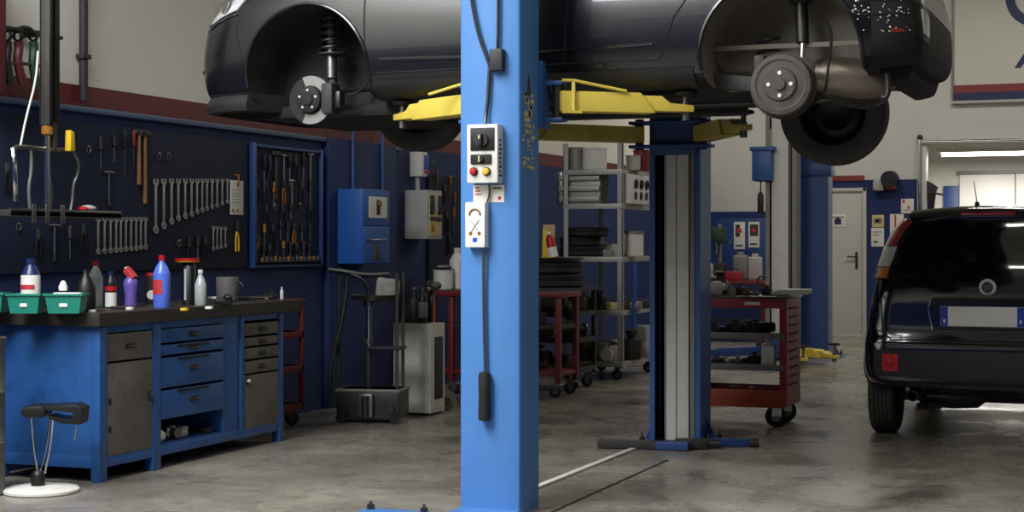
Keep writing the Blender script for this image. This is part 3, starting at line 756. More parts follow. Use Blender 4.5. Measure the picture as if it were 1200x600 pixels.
# lower rear apron, tow eye, exhaust
b = MB(); b.prism([(3.80, -.58, .30), (3.85, -.58, .205), (3.95, -.50, .235), (3.98, -.50, .34)], (0, 1.08, 0), 'black_matt', .03); b.build('rear_apron', CAR)
b = MB(); b.tube([(3.86, -.60, .26), (3.87, -.61, .17), (3.855, -.61, .135), (3.84, -.60, .145)], .013, 'black', 8, 1); b.build('tow_eye', CAR)
b = MB(); b.lathe([(.03, -.30), (.085, -.26), (.115, -.16), (.12, .12), (.10, .24), (.03, .28)], (3.63, -.16, .25), (.25, 1, 0), 'steel_dark', 26); mf = b.build('muffler', CAR); mf['label'] = 'round grey exhaust muffler'
MB().tube([(3.66, .1, .25), (3.4, .2, .2), (2.9, .1, .20), (2.0, 0, .17), (1.2, .05, .17)], .024, 'steel_dark', 10, 2).build('exhaust_pipe', mf)
MB().lathe([(.02, -.22), (.07, -.20), (.098, -.13), (.102, .05), (.085, .15), (.04, .20), (.02, .21)], (3.67, -.40, .262), (1, .25, -.12), 'muffler_metal', 26).build('rear_silencer', CAR)
# front running gear on the near side
FZ = .21
FH = (A1, -.775, FZ)
b = MB(); b.lathe([(.06, -.012), (.13, -.012), (.133, -.009), (.133, .009), (.13, .012), (.06, .012)], (A1, -.745, FZ), (0, -1, 0), 'disc_dark', 44); bd = b.build('brake_disc', CAR)
def band(a0, a1, r0, r1):
    b = MB(); n = 14; V = []
    for k in range(n+1):
        t = math.radians(a0+(a1-a0)*k/n)
        V.append([Vector((A1+r*math.cos(t), y, FZ+r*math.sin(t))) for r, y in ((r0, -.756), (r0, -.7595), (r1, -.7595), (r1, -.756))])
    b.rings(V, 'disc_worn'); return b
band(35, 112, .078, .131).build('worn_disc_face', bd); band(-112, -28, .078, .131).build('worn_disc_face', bd)
b = MB(); b.lathe([(.072, 0), (.07, .03), (.055, .036), (.032, .036), (.03, .045), (.001, .047)], (A1, -.757, FZ), (0, -1, 0), 'disc_dark', 28); hb = b.build('wheel_hub', bd)
for k in range(5):
    t = 2*PI*k/5 + .3; MB().cyl((A1+.051*math.cos(t), -.79, FZ+.051*math.sin(t)), (A1+.051*math.cos(t), -.797, FZ+.051*math.sin(t)), .0075, 'chrome', n=10).build('bolt_hole', hb)
b = MB(); b.box((A1+.11, -.735, FZ+.005), (.07, .11, .17), 'iron', .02); b.box((A1+.155, -.72, FZ), (.04, .07, .09), 'steel_dark', .012); b.build('brake_caliper', bd)
b = MB(); b.cyl((A1+.055, -.60, FZ+.05), (A1+.02, -.56, .70), .026, 'iron', n=14); b.cyl((A1+.05, -.605, FZ+.13), (A1+.04, -.59, FZ+.29), .03, 'steel', n=16)
st = b.build('strut', CAR)
b = MB(); pts = [];
for k in range(97):
    t = k/96; a = t*2*PI*5.0; c = Vector((A1+.042, -.585, FZ+.27)).lerp(Vector((A1+.022, -.56, .68)), t); pts.append(c + Vector((.062*math.cos(a), .062*math.sin(a), 0)))
b.tube(pts, .008, 'black', 6); b.build('coil_spring', st)
b = MB(); b.lathe([(.05, 0), (.075, .008), (.075, .016), (.04, .02)], (A1+.042, -.585, FZ+.255), (0, 0, 1), 'iron', 20); b.build('spring_seat', st)
b = MB(); b.box((A1+.02, -.68, FZ+.02), (.10, .09, .17), 'iron', .03); b.build('steering_knuckle', CAR)
b = MB(); b.beam((A1+.02, -.66, FZ-.075), (A1+.10, -.30, FZ-.02), .10, .035, 'iron', .012); b.beam((A1+.02, -.66, FZ-.075), (A1+.34, -.36, FZ-.03), .07, .03, 'iron', .01); b.build('control_arm', CAR)
b = MB(); b.cyl((A1, -.68, FZ), (A1+.02, -.3, FZ+.04), .016, 'iron'); b.lathe([(.018, 0), (.05, .03), (.038, .045), (.045, .06), (.03, .075), (.036, .09), (.02, .11)], (A1, -.62, FZ+.01), (.02, 1, .05), 'black_matt', 18); b.build('drive_shaft', CAR)
MB().tube([(A1+.13, -.63, FZ+.03), (A1+.22, -.6, FZ+.05), (A1+.27, -.55, FZ+.13), (A1+.2, -.5, FZ+.3), (A1+.16, -.48, FZ+.4)], .008, 'black', 7, 2).build('brake_hose', CAR)
MB().tube([(A1+.10, -.64, FZ+.06), (A1+.20, -.50, FZ+.07), (A1+.26, -.36, FZ+.09)], .011, 'steel_dark', 8).build('tie_rod', CAR)
# rear running gear on the near side
RZ = .205; RY = -.765
b = MB(); b.lathe([(.06, -.05), (.146, -.05), (.152, -.04), (.152, .0), (.146, .012), (.125, .018), (.115, .012), (.085, .016), (.075, .03), (.03, .032), (.028, .045), (.001, .046)], (A2, RY, RZ), (0, -1, 0), 'drum', 48); dm = b.build('brake_drum', CAR); dm['label'] = 'rusty grey brake drum with four bright bolt holes'
for k in range(4):
    t = PI/2*k; MB().cyl((A2+.055*math.cos(t), RY-.03, RZ+.055*math.sin(t)), (A2+.055*math.cos(t), RY-.0375, RZ+.055*math.sin(t)), .0095, 'white_plastic', n=12).build('bolt_hole', dm)
MB().lathe([(.0, 0), (.165, .0), (.165, .012), (.0, .012)], (A2, RY+.055, RZ), (0, 1, 0), 'iron', 36).build('backing_plate', dm)
b = MB(); b.cyl((A2+.075, -.62, RZ+.10), (A2+.075, -.60, RZ+.26), .014, 'chrome'); b.cyl((A2+.075, -.605, RZ+.22), (A2+.055, -.57, .76), .032, 'black', n=18); b.lathe([(.05, 0), (.06, .01), (.045, .03), (.05, .05), (.04, .07)], (A2+.06, -.575, .62), (-.03, .04, 1), 'rubber', 18)
b.build('shock_absorber', CAR)
b = MB(); b.beam((A2-.02, -.62, RZ), (A2-.45, -.56, RZ+.06), .07, .08, 'iron', .02); b.beam((A2-.40, -.58, RZ+.05), (A2-.40, .58, RZ+.05), .09, .09, 'iron', .02); b.box((A2-.13, -.66, RZ+.1), (.05, .03, .12), 'iron', .01); b.build('rear_axle', CAR)
b = MB(); pts = []
for k in range(65):
    a = k/64*2*PI*4; pts.append(Vector((A2-.12+.055*math.cos(a), -.5+.055*math.sin(a), RZ+.04+.22*k/64)))
b.tube(pts, .008, 'black', 6); b.build('coil_spring', CAR)
MB().tube([(A2+.13, -.63, RZ-.08), (A2+.19, -.62, RZ-.04), (A2+.20, -.6, RZ+.1), (A2+.22, -.6, RZ+.26), (A2+.19, -.6, RZ+.32)], .007, 'black', 7, 2).build('brake_hose', CAR)
b = MB(); b.bx(A2-.42, A2+.38, -.60, -.585, .40, .425, 'liner', .004); b.build('liner_flange', CAR)
# floor pan pieces and the wheels still on the far side
b = MB(); b.bx(.35, 1.25, -.55, .55, .13, .2, 'black_matt', .02); b.build('engine_tray', CAR)
b = MB(); b.bx(1.5, 2.9, -.62, -.54, .165, .21, 'plastic_dark', .01); b.build('floor_rail', CAR); MB().bx(1.5, 2.9, .54, .62, .165, .21, 'plastic_dark', .01).build('floor_rail', CAR)
road_wheel(CAR, (A2, .70, .175), 1, .30, .18, 'black'); road_wheel(CAR, (A1, .70, .305), 1, .30, .18, 'black')
# ---------------- the small dark blue car parked on the floor
PX, PY1 = -.985, 10.98
L = 3.65
PAN = thing('car', 'small dark navy hatchback parked on the workshop floor, seen from behind', 'car', (PX, PY1+L, 0), -PI/2)
D = dict(L=L, hw=.81,
    xs=[0, .03, .10, .22, .42, .65, .95, 1.10, 1.45, 1.7, 2.1, 2.5, 2.9, 3.15, 3.35, 3.48, 3.57, 3.62, 3.65],
    w=[(0, .60), (.03, .66), (.10, .72), (.22, .77), (.5, .81), (2.9, .82), (3.2, .82), (3.4, .815), (3.5, .80), (3.58, .775), (3.62, .745), (3.65, .70)],
    zb=[(0, .24), (.3, .2), (3.2, .24), (3.45, .32), (3.65, .355)],
    zt=[(0, .84), (.1, .90), (.3, .97), (.7, 1.02), (1.0, 1.07), (1.45, 1.40), (1.7, 1.51), (2.2, 1.555), (2.9, 1.55), (3.4, 1.535), (3.55, 1.53), (3.65, 1.515)],
    zs=[(0, .72), (.3, .86), (.7, .92), (1.1, .97), (2.5, 1.0), (3.65, 1.04)],
    g=[(.95, 0), (1.45, 1), (3.65, 1)], rail=[(0, .74), (2, .75), (3.3, .765), (3.65, .765)],
    front=[(.1, .10), (.3, .0), (.6, .02), (.8, .08), (1.0, .2)], rear=[(.25, .10), (.35, .02), (.45, 0), (.63, 0), (.72, .048), (.9, .05), (1.05, .058), (1.25, .14), (1.45, .22), (1.52, .18)],
    arches=[(.75, .30, .34, .34), (3.05, .30, .335, .34)], mats=['car_navy', 'liner_black', 'black_matt', 'liner_black'])
pb, pv = car_shell(D, PAN)
SKB = Skin(pv, (-1, 0, 0)); SKS = Skin(pv, (0, 1, 0)); SKO = Skin(pv, (0, -1, 0)); SKT = Skin(pv, (0, 0, -1))
# tailgate window with rounded lower corners
SKB.patch([(0, -.50, 1.425), (0, -.3, 1.435), (0, .3, 1.435), (0, .50, 1.425)], [(0, -.60, 1.085), (0, -.3, 1.075), (0, .3, 1.075), (0, .60, 1.085)], 'glass_dark', 24, 10, .006).build('rear_window', PAN)
# spoiler above it
b = MB(); V = []
for k in range(13):
    y = -.50+1.0*k/12; q = abs(k-6)/6; zz = 1.528-.03*q*q
    V.append([Vector((3.36, y, zz-.035)), Vector((3.36, y, zz+.012)), Vector((3.53-.03*q*q, y, zz-.012)), Vector((3.55-.03*q*q, y, zz-.03)), Vector((3.50-.03*q*q, y, zz-.055))])
b.rings(V, 'car_navy'); spo = b.build('roof_spoiler', PAN)
MB().box((3.535, 0, 1.488), (.02, .34, .024), 'tail_red', .006).build('brake_light', spo)
MB().cyl((3.2, -.1, 1.53), (3.2, -.1, 1.57), .02, 'black', r1=.012).cyl((3.2, -.1, 1.56), (3.42, -.1, 1.70), .004, 'black', r1=.002, n=6).build('aerial', PAN)
# lamps on the pillars: red, clear, amber
def rear_edge(z):
    y = .84
    while y > .3:
        h, n = hit(pv, (9, -y, z), (-1, 0, 0))
        if h is not None and n.x > .18 and h.x > 3.2: return y
        y -= .004
    return y
for s in (-1, 1):
    def lp(z0, z1, m, nm, par, off, i0, i1):
        n = 6; zs_ = [z1+(z0-z1)*k/n for k in range(n+1)]
        return SKB.patch([(0, s*(rear_edge(z)-i0), z) for z in zs_], [(0, s*(rear_edge(z)-i1), z) for z in zs_], m, 14, 5, off).build(nm, par)
    tl = lp(1.055, 1.445, 'black', 'tail_light', PAN, .012, .0, .105)
    for z0, z1, m in ((1.27, 1.44, 'tail_red'), (1.135, 1.265, 'tail_clear'), (1.06, 1.13, 'tail_amber')):
        lp(z0, z1, m, 'lamp_lens', tl, .02, .002, .075 if z1 > 1.3 else .09)
# tailgate seams, recess, plate, badge
for pts in ([(0, -.60, 1.05), (0, -.68, .98), (0, -.66, .72), (0, -.60, .665), (0, .60, .665), (0, .66, .72), (0, .68, .98), (0, .60, 1.05)],):
    SKB.line(pts, .005, 'black_matt', off=-.001).build('tailgate_seam', PAN)
SKB.patch([(0, -.355, .935), (0, .355, .935)], [(0, -.345, .735), (0, .345, .735)], 'car_navy', 10, 5, .006).build('plate_recess', PAN)
SKB.line([(0, -.34, .93), (0, .34, .93)], .016, 'car_navy', off=.014).build('tailgate_grip', PAN)
SKB.line([(0, -.355, .93), (0, -.37, .86), (0, -.34, .735)], .005, 'chrome', off=.004).build('recess_edge', PAN)
pz = on_y(1150, 371.5, PY1).z; xb = SKB.p((0, 0, pz)).x
pl = MB().bx(xb+.008, xb+.022, -.288, .232, pz-.064, pz+.064, 'plate_white', .004).build('number_plate', PAN)
for s in (-1, 1):
    ya, yb = (-.286, -.242) if s < 0 else (.186, .230)
    st = MB().bx(xb+.0215, xb+.0235, ya, yb, pz-.062, pz+.062, 'plate_blue').build('plate_band', pl)
    MB().box((xb+.024, (ya+yb)/2, pz-.03), (.001, .014, .022), 'white_plastic').build('band_mark', st)
MB().bx(xb+.005, xb+.03, -.288, .232, pz-.080, pz-.064, 'plastic_dark', .003).build('plate_holder', pl)
bz = on_y(1150, 337, PY1).z; p = SKB.p((0, 0, bz))
b = MB(); b.lathe([(.052, 0), (.054, .008), (.046, .014), (.042, .010), (.001, .011)], p - Vector((.003, 0, 0)), (1, 0, 0), 'white_plastic', 28); bg = b.build('round_badge', PAN)
b = MB(); b.cyl(p+Vector((.0075, 0, 0)), p+Vector((.0095, 0, 0)), .036, 'steel_dark', n=24)
for k in (-1, 0, 1): b.box(p+Vector((.0095, k*.017, k*.006)), (.003, .009, .036), 'steel')
b.build('badge_face', bg)
# bumper: grey insert, fog lamp, seams
f0, f1 = on_y(1032, 410, PY1).z, on_y(1032, 441, PY1).z
SKB.patch([(0, -.755, f0-.004), (0, -.70, f0), (0, .70, f0), (0, .755, f0-.004)], [(0, -.745, f1+.006), (0, -.70, f1), (0, .70, f1), (0, .745, f1+.006)], 'plastic_dark', 28, 5, .006).build('bumper_insert', PAN)
q0, q1 = on_y(1034, 415, PY1), on_y(1052, 435, PY1)
yl0, yl1 = q0.x-PX, q1.x-PX
for s in (1, -1):
    fl = SKB.patch([(0, s*yl0, q0.z), (0, s*yl1, q0.z)], [(0, s*yl0, q1.z), (0, s*yl1, q1.z)], 'fog_red' if s > 0 else 'tail_clear', 6, 6, .011).build('fog_light', PAN)
    MB().lathe([(.001, .012), (.024, .010), (.034, .004)], SKB.p((0, s*(yl0+yl1)/2, (q0.z+q1.z)/2), .008), (1, 0, 0), 'fog_red' if s > 0 else 'tail_clear', 18).build('lamp_lens', fl)
SKB.line([(0, -.74, .648), (0, .74, .648)], .006, 'car_navy', off=.004).build('bumper_edge', PAN)
SKB.patch([(0, -.62, .40), (0, .62, .40)], [(0, -.60, .375), (0, .60, .375)], 'black_matt', 20, 3, .003).build('bumper_lip', PAN)
# exhaust, axle, wheels
ex = on_y(1069, 462, 11.05)
b = MB(); ly = ex.x-PX
b.lathe([(.034, 0), (.038, 0), (.038, .22), (.034, .22)], (3.35, ly, ex.z), (1, 0, -.05), 'steel_dark', 20, close=True); b.lathe([(.05, 0), (.10, .04), (.11, .2), (.1, .36), (.05, .42)], (3.2, ly+.02, .30), (0, 1, 0), 'steel_dark', 20); b.build('exhaust_pipe', PAN)
b = MB(); b.beam((3.05, -.62, .27), (3.05, .62, .27), .09, .09, 'iron', .02); b.beam((3.2, -.45, .2), (3.35, -.35, .22), .10, .04, 'iron', .01); b.build('rear_axle', PAN)
for x in (.75, 3.05):
    for s in (-1, 1): road_wheel(PAN, (x, s*.715, .292), s, .292, .178, 'steel')
SKS.patch([(1.40, 0, 1.30), (1.75, 0, 1.46), (2.2, 0, 1.47)], [(1.2, 0, 1.02), (1.7, 0, 1.02), (2.2, 0, 1.03)], 'glass_dark', 14, 8, .003).build('side_window', PAN)
SKS.patch([(2.28, 0, 1.47), (3.1, 0, 1.45)], [(2.28, 0, 1.03), (3.15, 0, 1.06)], 'glass_dark', 14, 8, .003).build('side_window', PAN)
SKO.patch([(1.40, 0, 1.30), (1.75, 0, 1.46), (2.2, 0, 1.47)], [(1.2, 0, 1.02), (1.7, 0, 1.02), (2.2, 0, 1.03)], 'glass_dark', 14, 8, .003).build('side_window', PAN)
SKO.patch([(2.28, 0, 1.47), (3.1, 0, 1.45)], [(2.28, 0, 1.03), (3.15, 0, 1.06)], 'glass_dark', 14, 8, .003).build('side_window', PAN)
SKT.patch([(1.12, -.62, 0), (1.12, .62, 0)], [(1.58, -.55, 0), (1.58, .55, 0)], 'glass_dark', 14, 10, .003).build('windshield', PAN)
for s, S_ in ((-1, SKS), (1, SKO)):
    b = MB(); pts = []
    for k in range(33):
        t = math.radians(-5+190*k/32); pts.append(S_.p((3.05+.345*math.cos(t), 0, .30+.345*math.sin(t)), .002))
    b.tube(pts, .012, 'plastic_dark', 8); b.build('arch_lip', PAN)
# ------------------------------------------------------------------ the workbench on the long wall
BX, BY0, BY1, BH = -5.31, 7.59, 9.62, .92      # front face, near end, far end, height
BB = -5.98                                       # back edge
BEN = thing('workbench', 'long blue metal workbench with grey and blue drawers under a dark top', 'workbench', ((BX+BB)/2, (BY0+BY1)/2, 0))
def Y(px): return on_x(px, 400, BX).y
def Zx(px, py): return on_x(px, py, BX).z
b = MB(); b.bx(BB-.02, BX+.035, BY0-.05, BY1+.19, BH-.075, BH, 'worktop', .008); b.bx(BX+.03, BX+.037, BY0-.05, BY1+.19, BH-.07, BH-.004, 'wood_dark'); buildw(b, 'worktop', BEN)
y1, y2, y3, y4 = Y(125), Y(178), Y(188), Y(262)
y5, y6 = Y(286), Y(326)
ZB, ZTOP = .12, BH-.076
b = MB()
# carcass of panels: ends, back, dividers, floor
b.bx(BB, BX-.03, BY0, BY0+.02, ZB-.02, ZTOP, 'bench_blue', .003).bx(BB, BX-.03, BY1-.02, BY1, ZB-.02, ZTOP, 'bench_blue', .003)
b.bx(BB, BB+.02, BY0, BY1, ZB, ZTOP, 'bench_blue').bx(BB, BX-.02, BY0, BY1, ZB, ZB+.02, 'bench_blue')
for y in (y2+.005, y3-.005, y4+.005, y5-.02): b.bx(BB, BX-.02, y-.008, y+.008, ZB, ZTOP, 'bench_blue')
b.bx(BX-.04, BX-.005, y4, y5-.012, ZB, ZTOP, 'bench_blue', .003)
b.bx(BX-.04, BX, BY0, BY1, ZB-.045, ZB+.012, 'bench_blue', .004).bx(BB, BX-.04, BY0-.002, BY0+.022, ZB-.045, ZB+.02, 'bench_blue', .003)
b.bx(BX-.04, BX, BY0, BY1, .806, ZTOP, 'bench_blue', .003)
buildw(b, 'carcass', BEN)
for (ya, yb) in ((BY0-.006, y1-.004), (y2+.002, y3-.004), (y5-.05, y5-.008), (y6+.004, BY1+.002)):
    b = MB(); b.bx(BX-.05, BX+.008, ya, yb, 0 if ya != y5-.05 else ZB-.03, ZTOP, 'bench_blue', .006); buildw(b, 'leg', BEN)
for ya in (BY0-.004, BY1-.05): buildw(MB().bx(BB, BB+.05, ya, ya+.05, 0, ZTOP, 'bench_blue', .006), 'leg', BEN)
def bow(par, y, z, w=.10, m='steel_dark', plate=True):
    h = MB()
    if plate: h.box((BX+.006, y, z), (.004, w+.03, .03), 'iron', .002)
    h.tube([(BX+.004, y-w/2, z), (BX+.03, y-w/2, z), (BX+.034, y, z), (BX+.03, y+w/2, z), (BX+.004, y+w/2, z)], .006, m, 8, 1)
    return buildw(h, 'handle', par)
def drawer(ya, yb, za, zb, m, w=.10, hz=None, dark=False):
    b = MB(); b.bx(BX-.5, BX-.012, ya+.012, yb-.012, za+.012, zb-.02, 'iron'); b.bx(BX-.012, BX+.004, ya+.004, yb-.004, za+.004, zb-.004, m, .004)
    o = buildw(b, 'drawer', BEN)
    if dark:
        d = MB(); d.box((BX+.006, (ya+yb)/2, zb-.016), (.008, .5*(yb-ya), .014), 'black', .003); buildw(d, 'finger_grip', o)
    bow(o, (ya+yb)/2, hz or (za+zb)/2, w); return o
# near unit: grey drawer over a grey door
drawer(y1, y2, .645, .803, 'bench_grey', .07)
b = MB().bx(BX-.016, BX+.004, y1+.003, y2-.003, .132, .637, 'bench_grey', .004); dr = buildw(b, 'cabinet_door', BEN)
b = MB().box((BX+.010, y2-.03, .43), (.012, .02, .06), 'steel_dark', .004); b.cyl((BX+.004, y2-.03, .44), (BX+.03, y2-.03, .44), .01, 'steel', n=10); buildw(b, 'latch', dr)
b = MB()
for z in (.40, .25): b.box((BX+.006, y1+.022, z+.03), (.006, .022, .035), 'black', .004)
buildw(b, 'hinge', dr)
# middle unit: blue drawers over an open bay
for za, zb, dk in ((.717, .803, False), (.645, .712, True), (.457, .638, True), (.277, .450, True)): drawer(y3, y4, za, zb, 'bench_blue', .07, None if zb-za < .1 else zb-.075, dk)
# far unit: grey drawers over a grey door
for za, zb in ((.708, .793), (.642, .702), (.560, .637), (.470, .555)): drawer(y5, y6, za, zb, 'bench_grey', .06)
b = MB().bx(BX-.016, BX+.004, y5+.003, y6-.003, .132, .463, 'bench_grey', .004); dr = buildw(b, 'cabinet_door', BEN)
b = MB().box((BX+.008, y5+.03, .43), (.01, .02, .05), 'steel_dark', .004); b.cyl((BX+.004, y5+.03, .43), (BX+.028, y5+.03, .43), .01, 'white_plastic', n=10); buildw(b, 'latch', dr)
# things lying in the open bay
def lathe_thing(name, label, cat, x, y, z, prof, m, axis=(0, 0, 1), group=None, n=20, extra=None):
    b = MB(); b.lathe(prof, (0, 0, 0), axis, m, n)
    if extra: extra(b)
    o = b.build(name); o.location = (x, y, z); return tag(o, label, cat, group)
zf = ZB+.02
lathe_thing('aerosol_can', 'white can lying on its side in the open bay of the workbench', 'can', BX-.12, y3+.09, zf+.035, [(.001, -.08), (.034, -.08), (.035, -.07), (.035, .06), (.02, .08), (.001, .08)], 'white_plastic', (1, .3, 0))
lathe_thing('brake_cylinder', 'shiny metal cylinder lying in the open bay beside the white can', 'metal part', BX-.10, y3+.22, zf+.045, [(.001, -.08), (.045, -.08), (.045, .04), (.03, .05), (.03, .09), (.001, .09)], 'steel', (1, -.2, 0))
b = MB(); b.box((0, 0, .02), (.10, .14, .04), 'cloth', .018, seg=3); b.box((.01, .04, .05), (.07, .07, .03), 'cloth', .012); o = b.build('rag'); o.location = (BX-.11, y3+.33, zf); tag(o, 'crumpled pale rag in the open bay of the workbench', 'rag')
lathe_thing('gear_wheel', 'small rusty gear wheel lying in the open bay past the rag', 'metal part', BX-.08, y4-.09, zf+.001, [(.001, 0), (.04, 0), (.045, .01), (.045, .03), (.02, .035), (.001, .035)], 'iron')
# ------------------------------------------------------------------ on the worktop
def bottle(name, label, x, y, z, r, h, m, cap='red', neck=.35, label_m=None, cat='bottle', group=None, capr=.42, lz=(.25, .62)):
    t = thing(name, label, cat, (x, y, z), 0, group)
    sh = h*(1-neck)
    b = MB(); b.lathe([(.001, 0), (r*.9, 0), (r, .008), (r, sh*.97), (r*.96, sh*1.02), (r*.7, sh+(h-sh)*.35), (r*capr*.9, sh+(h-sh)*.62), (r*capr*.85, h*.93), (.001, h*.93)], (0, 0, 0), (0, 0, 1), m, 26); b.build('bottle_body', t)
    MB().lathe([(r*capr, h*.90), (r*capr*1.06, h*.91), (r*capr, h), (.001, h)], (0, 0, 0), (0, 0, 1), cap, 18).build('cap', t)
    if label_m:
        b = MB(); b.lathe([(r+.0008, sh*lz[0]), (r+.0016, sh*lz[0]+.001), (r+.0016, sh*lz[1]+sh*.3), (r+.0008, sh*lz[1]+sh*.3+.001)], (0, 0, 0), (0, 0, 1), label_m, 26, cap=False); b.build('label_band', t)
    return t
def T(px, py, back=.0):   # a spot on the worktop
    p = on_z(px, py, BH); p.y = min(p.y, 9.74); p.x = max(p.x, -5.92); return p
def Hh(px, py0, py1, at):  # height at depth of a point
    d = at.x*-SN + at.y*CS; return (py1-py0)/FL*d
def bin_thing(px0, px1, pyb, pyt, label):
    c = T((px0+px1)/2, pyb-3); w = (px1-px0)/FL*(c.y*CS-c.x*SN); h = Hh(0, pyt, pyb, c)
    t = thing('parts_bin', label, 'bin', (c.x, c.y+.02, BH), TH, 'teal parts bins on the workbench')
    b = MB(); q = .008
    def ringat(z, s): return [Vector((x*w/2*s, y*.075*s, z)) for x, y in ((-1, -1), (1, -1), (1, 1), (-1, 1))]
    b.rings([ringat(0, .84), ringat(h*.9, .98), ringat(h*.9, 1.08), ringat(h, 1.08), ringat(h, .96), ringat(.006, .82)], 'teal')
    b.build('tub', t, sharp=30)
    b = MB(); b.box((0, -.073*.93, h*.5), (w*.22, .003, h*.34), 'paper', .001, Matrix.Rotation(-.17, 3, 'X')); b.build('sticker', t)
    return t, c, w, h
bin_thing(-34, 5, 369, 346, 'teal plastic parts bin at the near end of the bench, cut by the picture edge')
tA, cA, wA, hA = bin_thing(10, 48, 370, 347, 'teal plastic parts bin holding a white labelled bottle')
tB, cB, wB, hB = bin_thing(54, 97, 370, 347, 'teal plastic parts bin heaped with white pieces')
bo = bottle('detergent_bottle', 'round white bottle with a dark blue top standing in the teal bin', cA.x+.015, cA.y+.03, BH+.008, .050, .285, 'bottle_navy', 'bottle_navy', .30, 'white_plastic', capr=.5, lz=(.35, .68))
b = MB(); V = []
for k in range(12):
    a = math.radians(-140+10*k); V.append([Vector((r_*math.cos(a), r_*math.sin(a), z)) for r_, z in ((.0515, .12), (.053, .12), (.053, .145), (.0515, .145))])
b.rings(V, 'red_label'); b.build('label_print', bo)
b = MB(); b.box((0, 0, .02), (.15, .07, .035), 'white_plastic', .012, Matrix.Rotation(TH, 3, 'Z')); o = b.build('white_tray'); o.location = (cB.x+.01, cB.y+.015, BH+hB*.7); tag(o, 'white plastic piece lying across the teal bin', 'plastic part')
o = MB().lathe([(.001, 0), (.022, 0), (.025, .02), (.012, .05), (.001, .055)], (0, 0, 0), (0, 0, 1), 'white_plastic', 14).build('nozzle'); o.location = (cB.x-.03, cB.y+.03, BH+hB*.95+.02); tag(o, 'small white nozzle standing on the pieces in the teal bin', 'plastic part')
o = lathe_thing('oil_jug', 'dark oil jug behind the teal bin of white pieces', 'jug', cB.x-.02, cB.y+.22, BH, [(.001, 0), (.05, 0), (.055, .02), (.055, .13), (.04, .17), (.018, .20), (.018, .23), (.001, .23)], 'black')
def B(px, py, **k): return T(px, py)
c = T(112, 359); bottle('spray_bottle', 'clear plastic bottle with a red cap beside the teal bins', c.x, c.y, BH, .044, Hh(0, 308, 361, c), 'bottle_glass', 'red', .36)
c = T(130, 361); bo = bottle('spray_can', 'small navy bottle with a red band and white label beside the clear bottle', c.x, c.y, BH, .032, Hh(0, 319, 362, c), 'black', 'bottle_navy', .30, 'white_paint', capr=.5, lz=(.05, .3)); MB().lathe([(.0325, .10), (.034, .101), (.034, .125), (.0325, .126)], (0, 0, 0), (0, 0, 1), 'red', 20, cap=False).build('red_band', bo)
c = T(153, 360); t = thing('trigger_bottle', 'purple bottle with a slanted red and violet head', 'bottle', (c.x, c.y, BH)); r = .046; h = Hh(0, 315, 361, c)
b = MB(); b.lathe([(.001, 0), (r*.8, 0), (r*.86, .01), (r*.72, h*.3), (r*.92, h*.55), (r*.9, h*.66), (.02, h*.78), (.001, h*.78)], (0, 0, 0), (0, 0, 1), 'bottle_purple', 22); b.build('bottle_body', t)
b = MB(); b.beam((-.03, 0, h*.98), (.028, 0, h*.72), .045, .045, 'red_label', .014); b.build('trigger_head', t)
MB().cyl((-.022, 0, h*.93), (-.028, 0, h*1.02), .014, 'white_plastic', n=12).build('cap', t)
c = T(173, 357); bo = bottle('tin_can', 'brown ribbed tin with a pale round label', c.x, c.y+.05, BH, .040, Hh(0, 320, 357, c), 'wood_dark', 'red', .08, None, 'can', capr=.98); MB().cyl((.02, -.0385, .06), (.021, -.0415, .06), .028, 'paper', n=18).build('round_label', bo)
c = T(189.5, 361); bo = bottle('bottle', 'tall bright blue bottle with a red cap and pink label', c.x, c.y, BH, .049, Hh(0, 301, 363, c), 'bottle_blue', 'red', .34, None, capr=.36)
b = MB(); V = []
for k in range(9):
    a = math.radians(-150+ 12*k); V.append([Vector((r_*math.cos(a), r_*math.sin(a), z)) for r_, z in ((.0492, .08), (.0505, .08), (.0505, .165), (.0492, .165))])
b.rings(V, 'red_label'); b.build('bottle_label', bo)
c = T(211, 358); c.y += .1; t = thing('tin_can', 'tall dark tin with a white stripe under a yellow and red lid', 'can', (c.x, c.y, BH)); h = Hh(0, 306, 356, c)
MB().lathe([(.001, 0), (.042, 0), (.042, h*.9), (.03, h*.96), (.03, h), (.001, h)], (0, 0, 0), (0, 0, 1), 'black', 22).bx(-.006, .008, -.0445, -.041, .03, h*.85, 'bottle_clear').build('can_body', t)
t = thing('shallow_dish', 'shallow yellow and red dish lying on top of the dark tin', 'dish', (c.x-.01, c.y, BH+h))
MB().lathe([(.001, 0), (.068, 0), (.072, .004), (.072, .012)], (0, 0, 0), (0, 0, 1), 'yellow_bright', 28).build('lid_disc', t); MB().lathe([(.072, .008), (.075, .008), (.076, .022), (.066, .024), (.001, .020)], (0, 0, 0), (0, 0, 1), 'red', 28).build('lid_rim', t)
c = T(235, 358); bo = bottle('oil_bottle', 'clear bottle with a little amber oil in it, white capped', c.x, c.y, BH, .036, Hh(0, 317, 359, c), 'bottle_glass', 'white_plastic', .42, None); MB().lathe([(.001, .002), (.031, .002), (.034, .01), (.034, .05), (.001, .05)], (0, 0, 0), (0, 0, 1), 'amber', 20).build('oil', bo)
c = T(257, 354); t = thing('metal_pot', 'round grey metal pot with a handle on the workbench', 'pot', (c.x, c.y+.1, BH)); h = Hh(0, 327, 356, c); MB().lathe([(.001, 0), (.062, 0), (.07, .01), (.074, h), (.070, h), (.066, .012), (.001, .012)], (0, 0, 0), (0, 0, 1), 'skin_grey', 28).build('pot_body', t); MB().tube([(.07, 0, h*.8), (.11, 0, h*.75), (.11, 0, h*.4), (.07, 0, h*.35)], .008, 'black', 8, 1).build('handle', t)
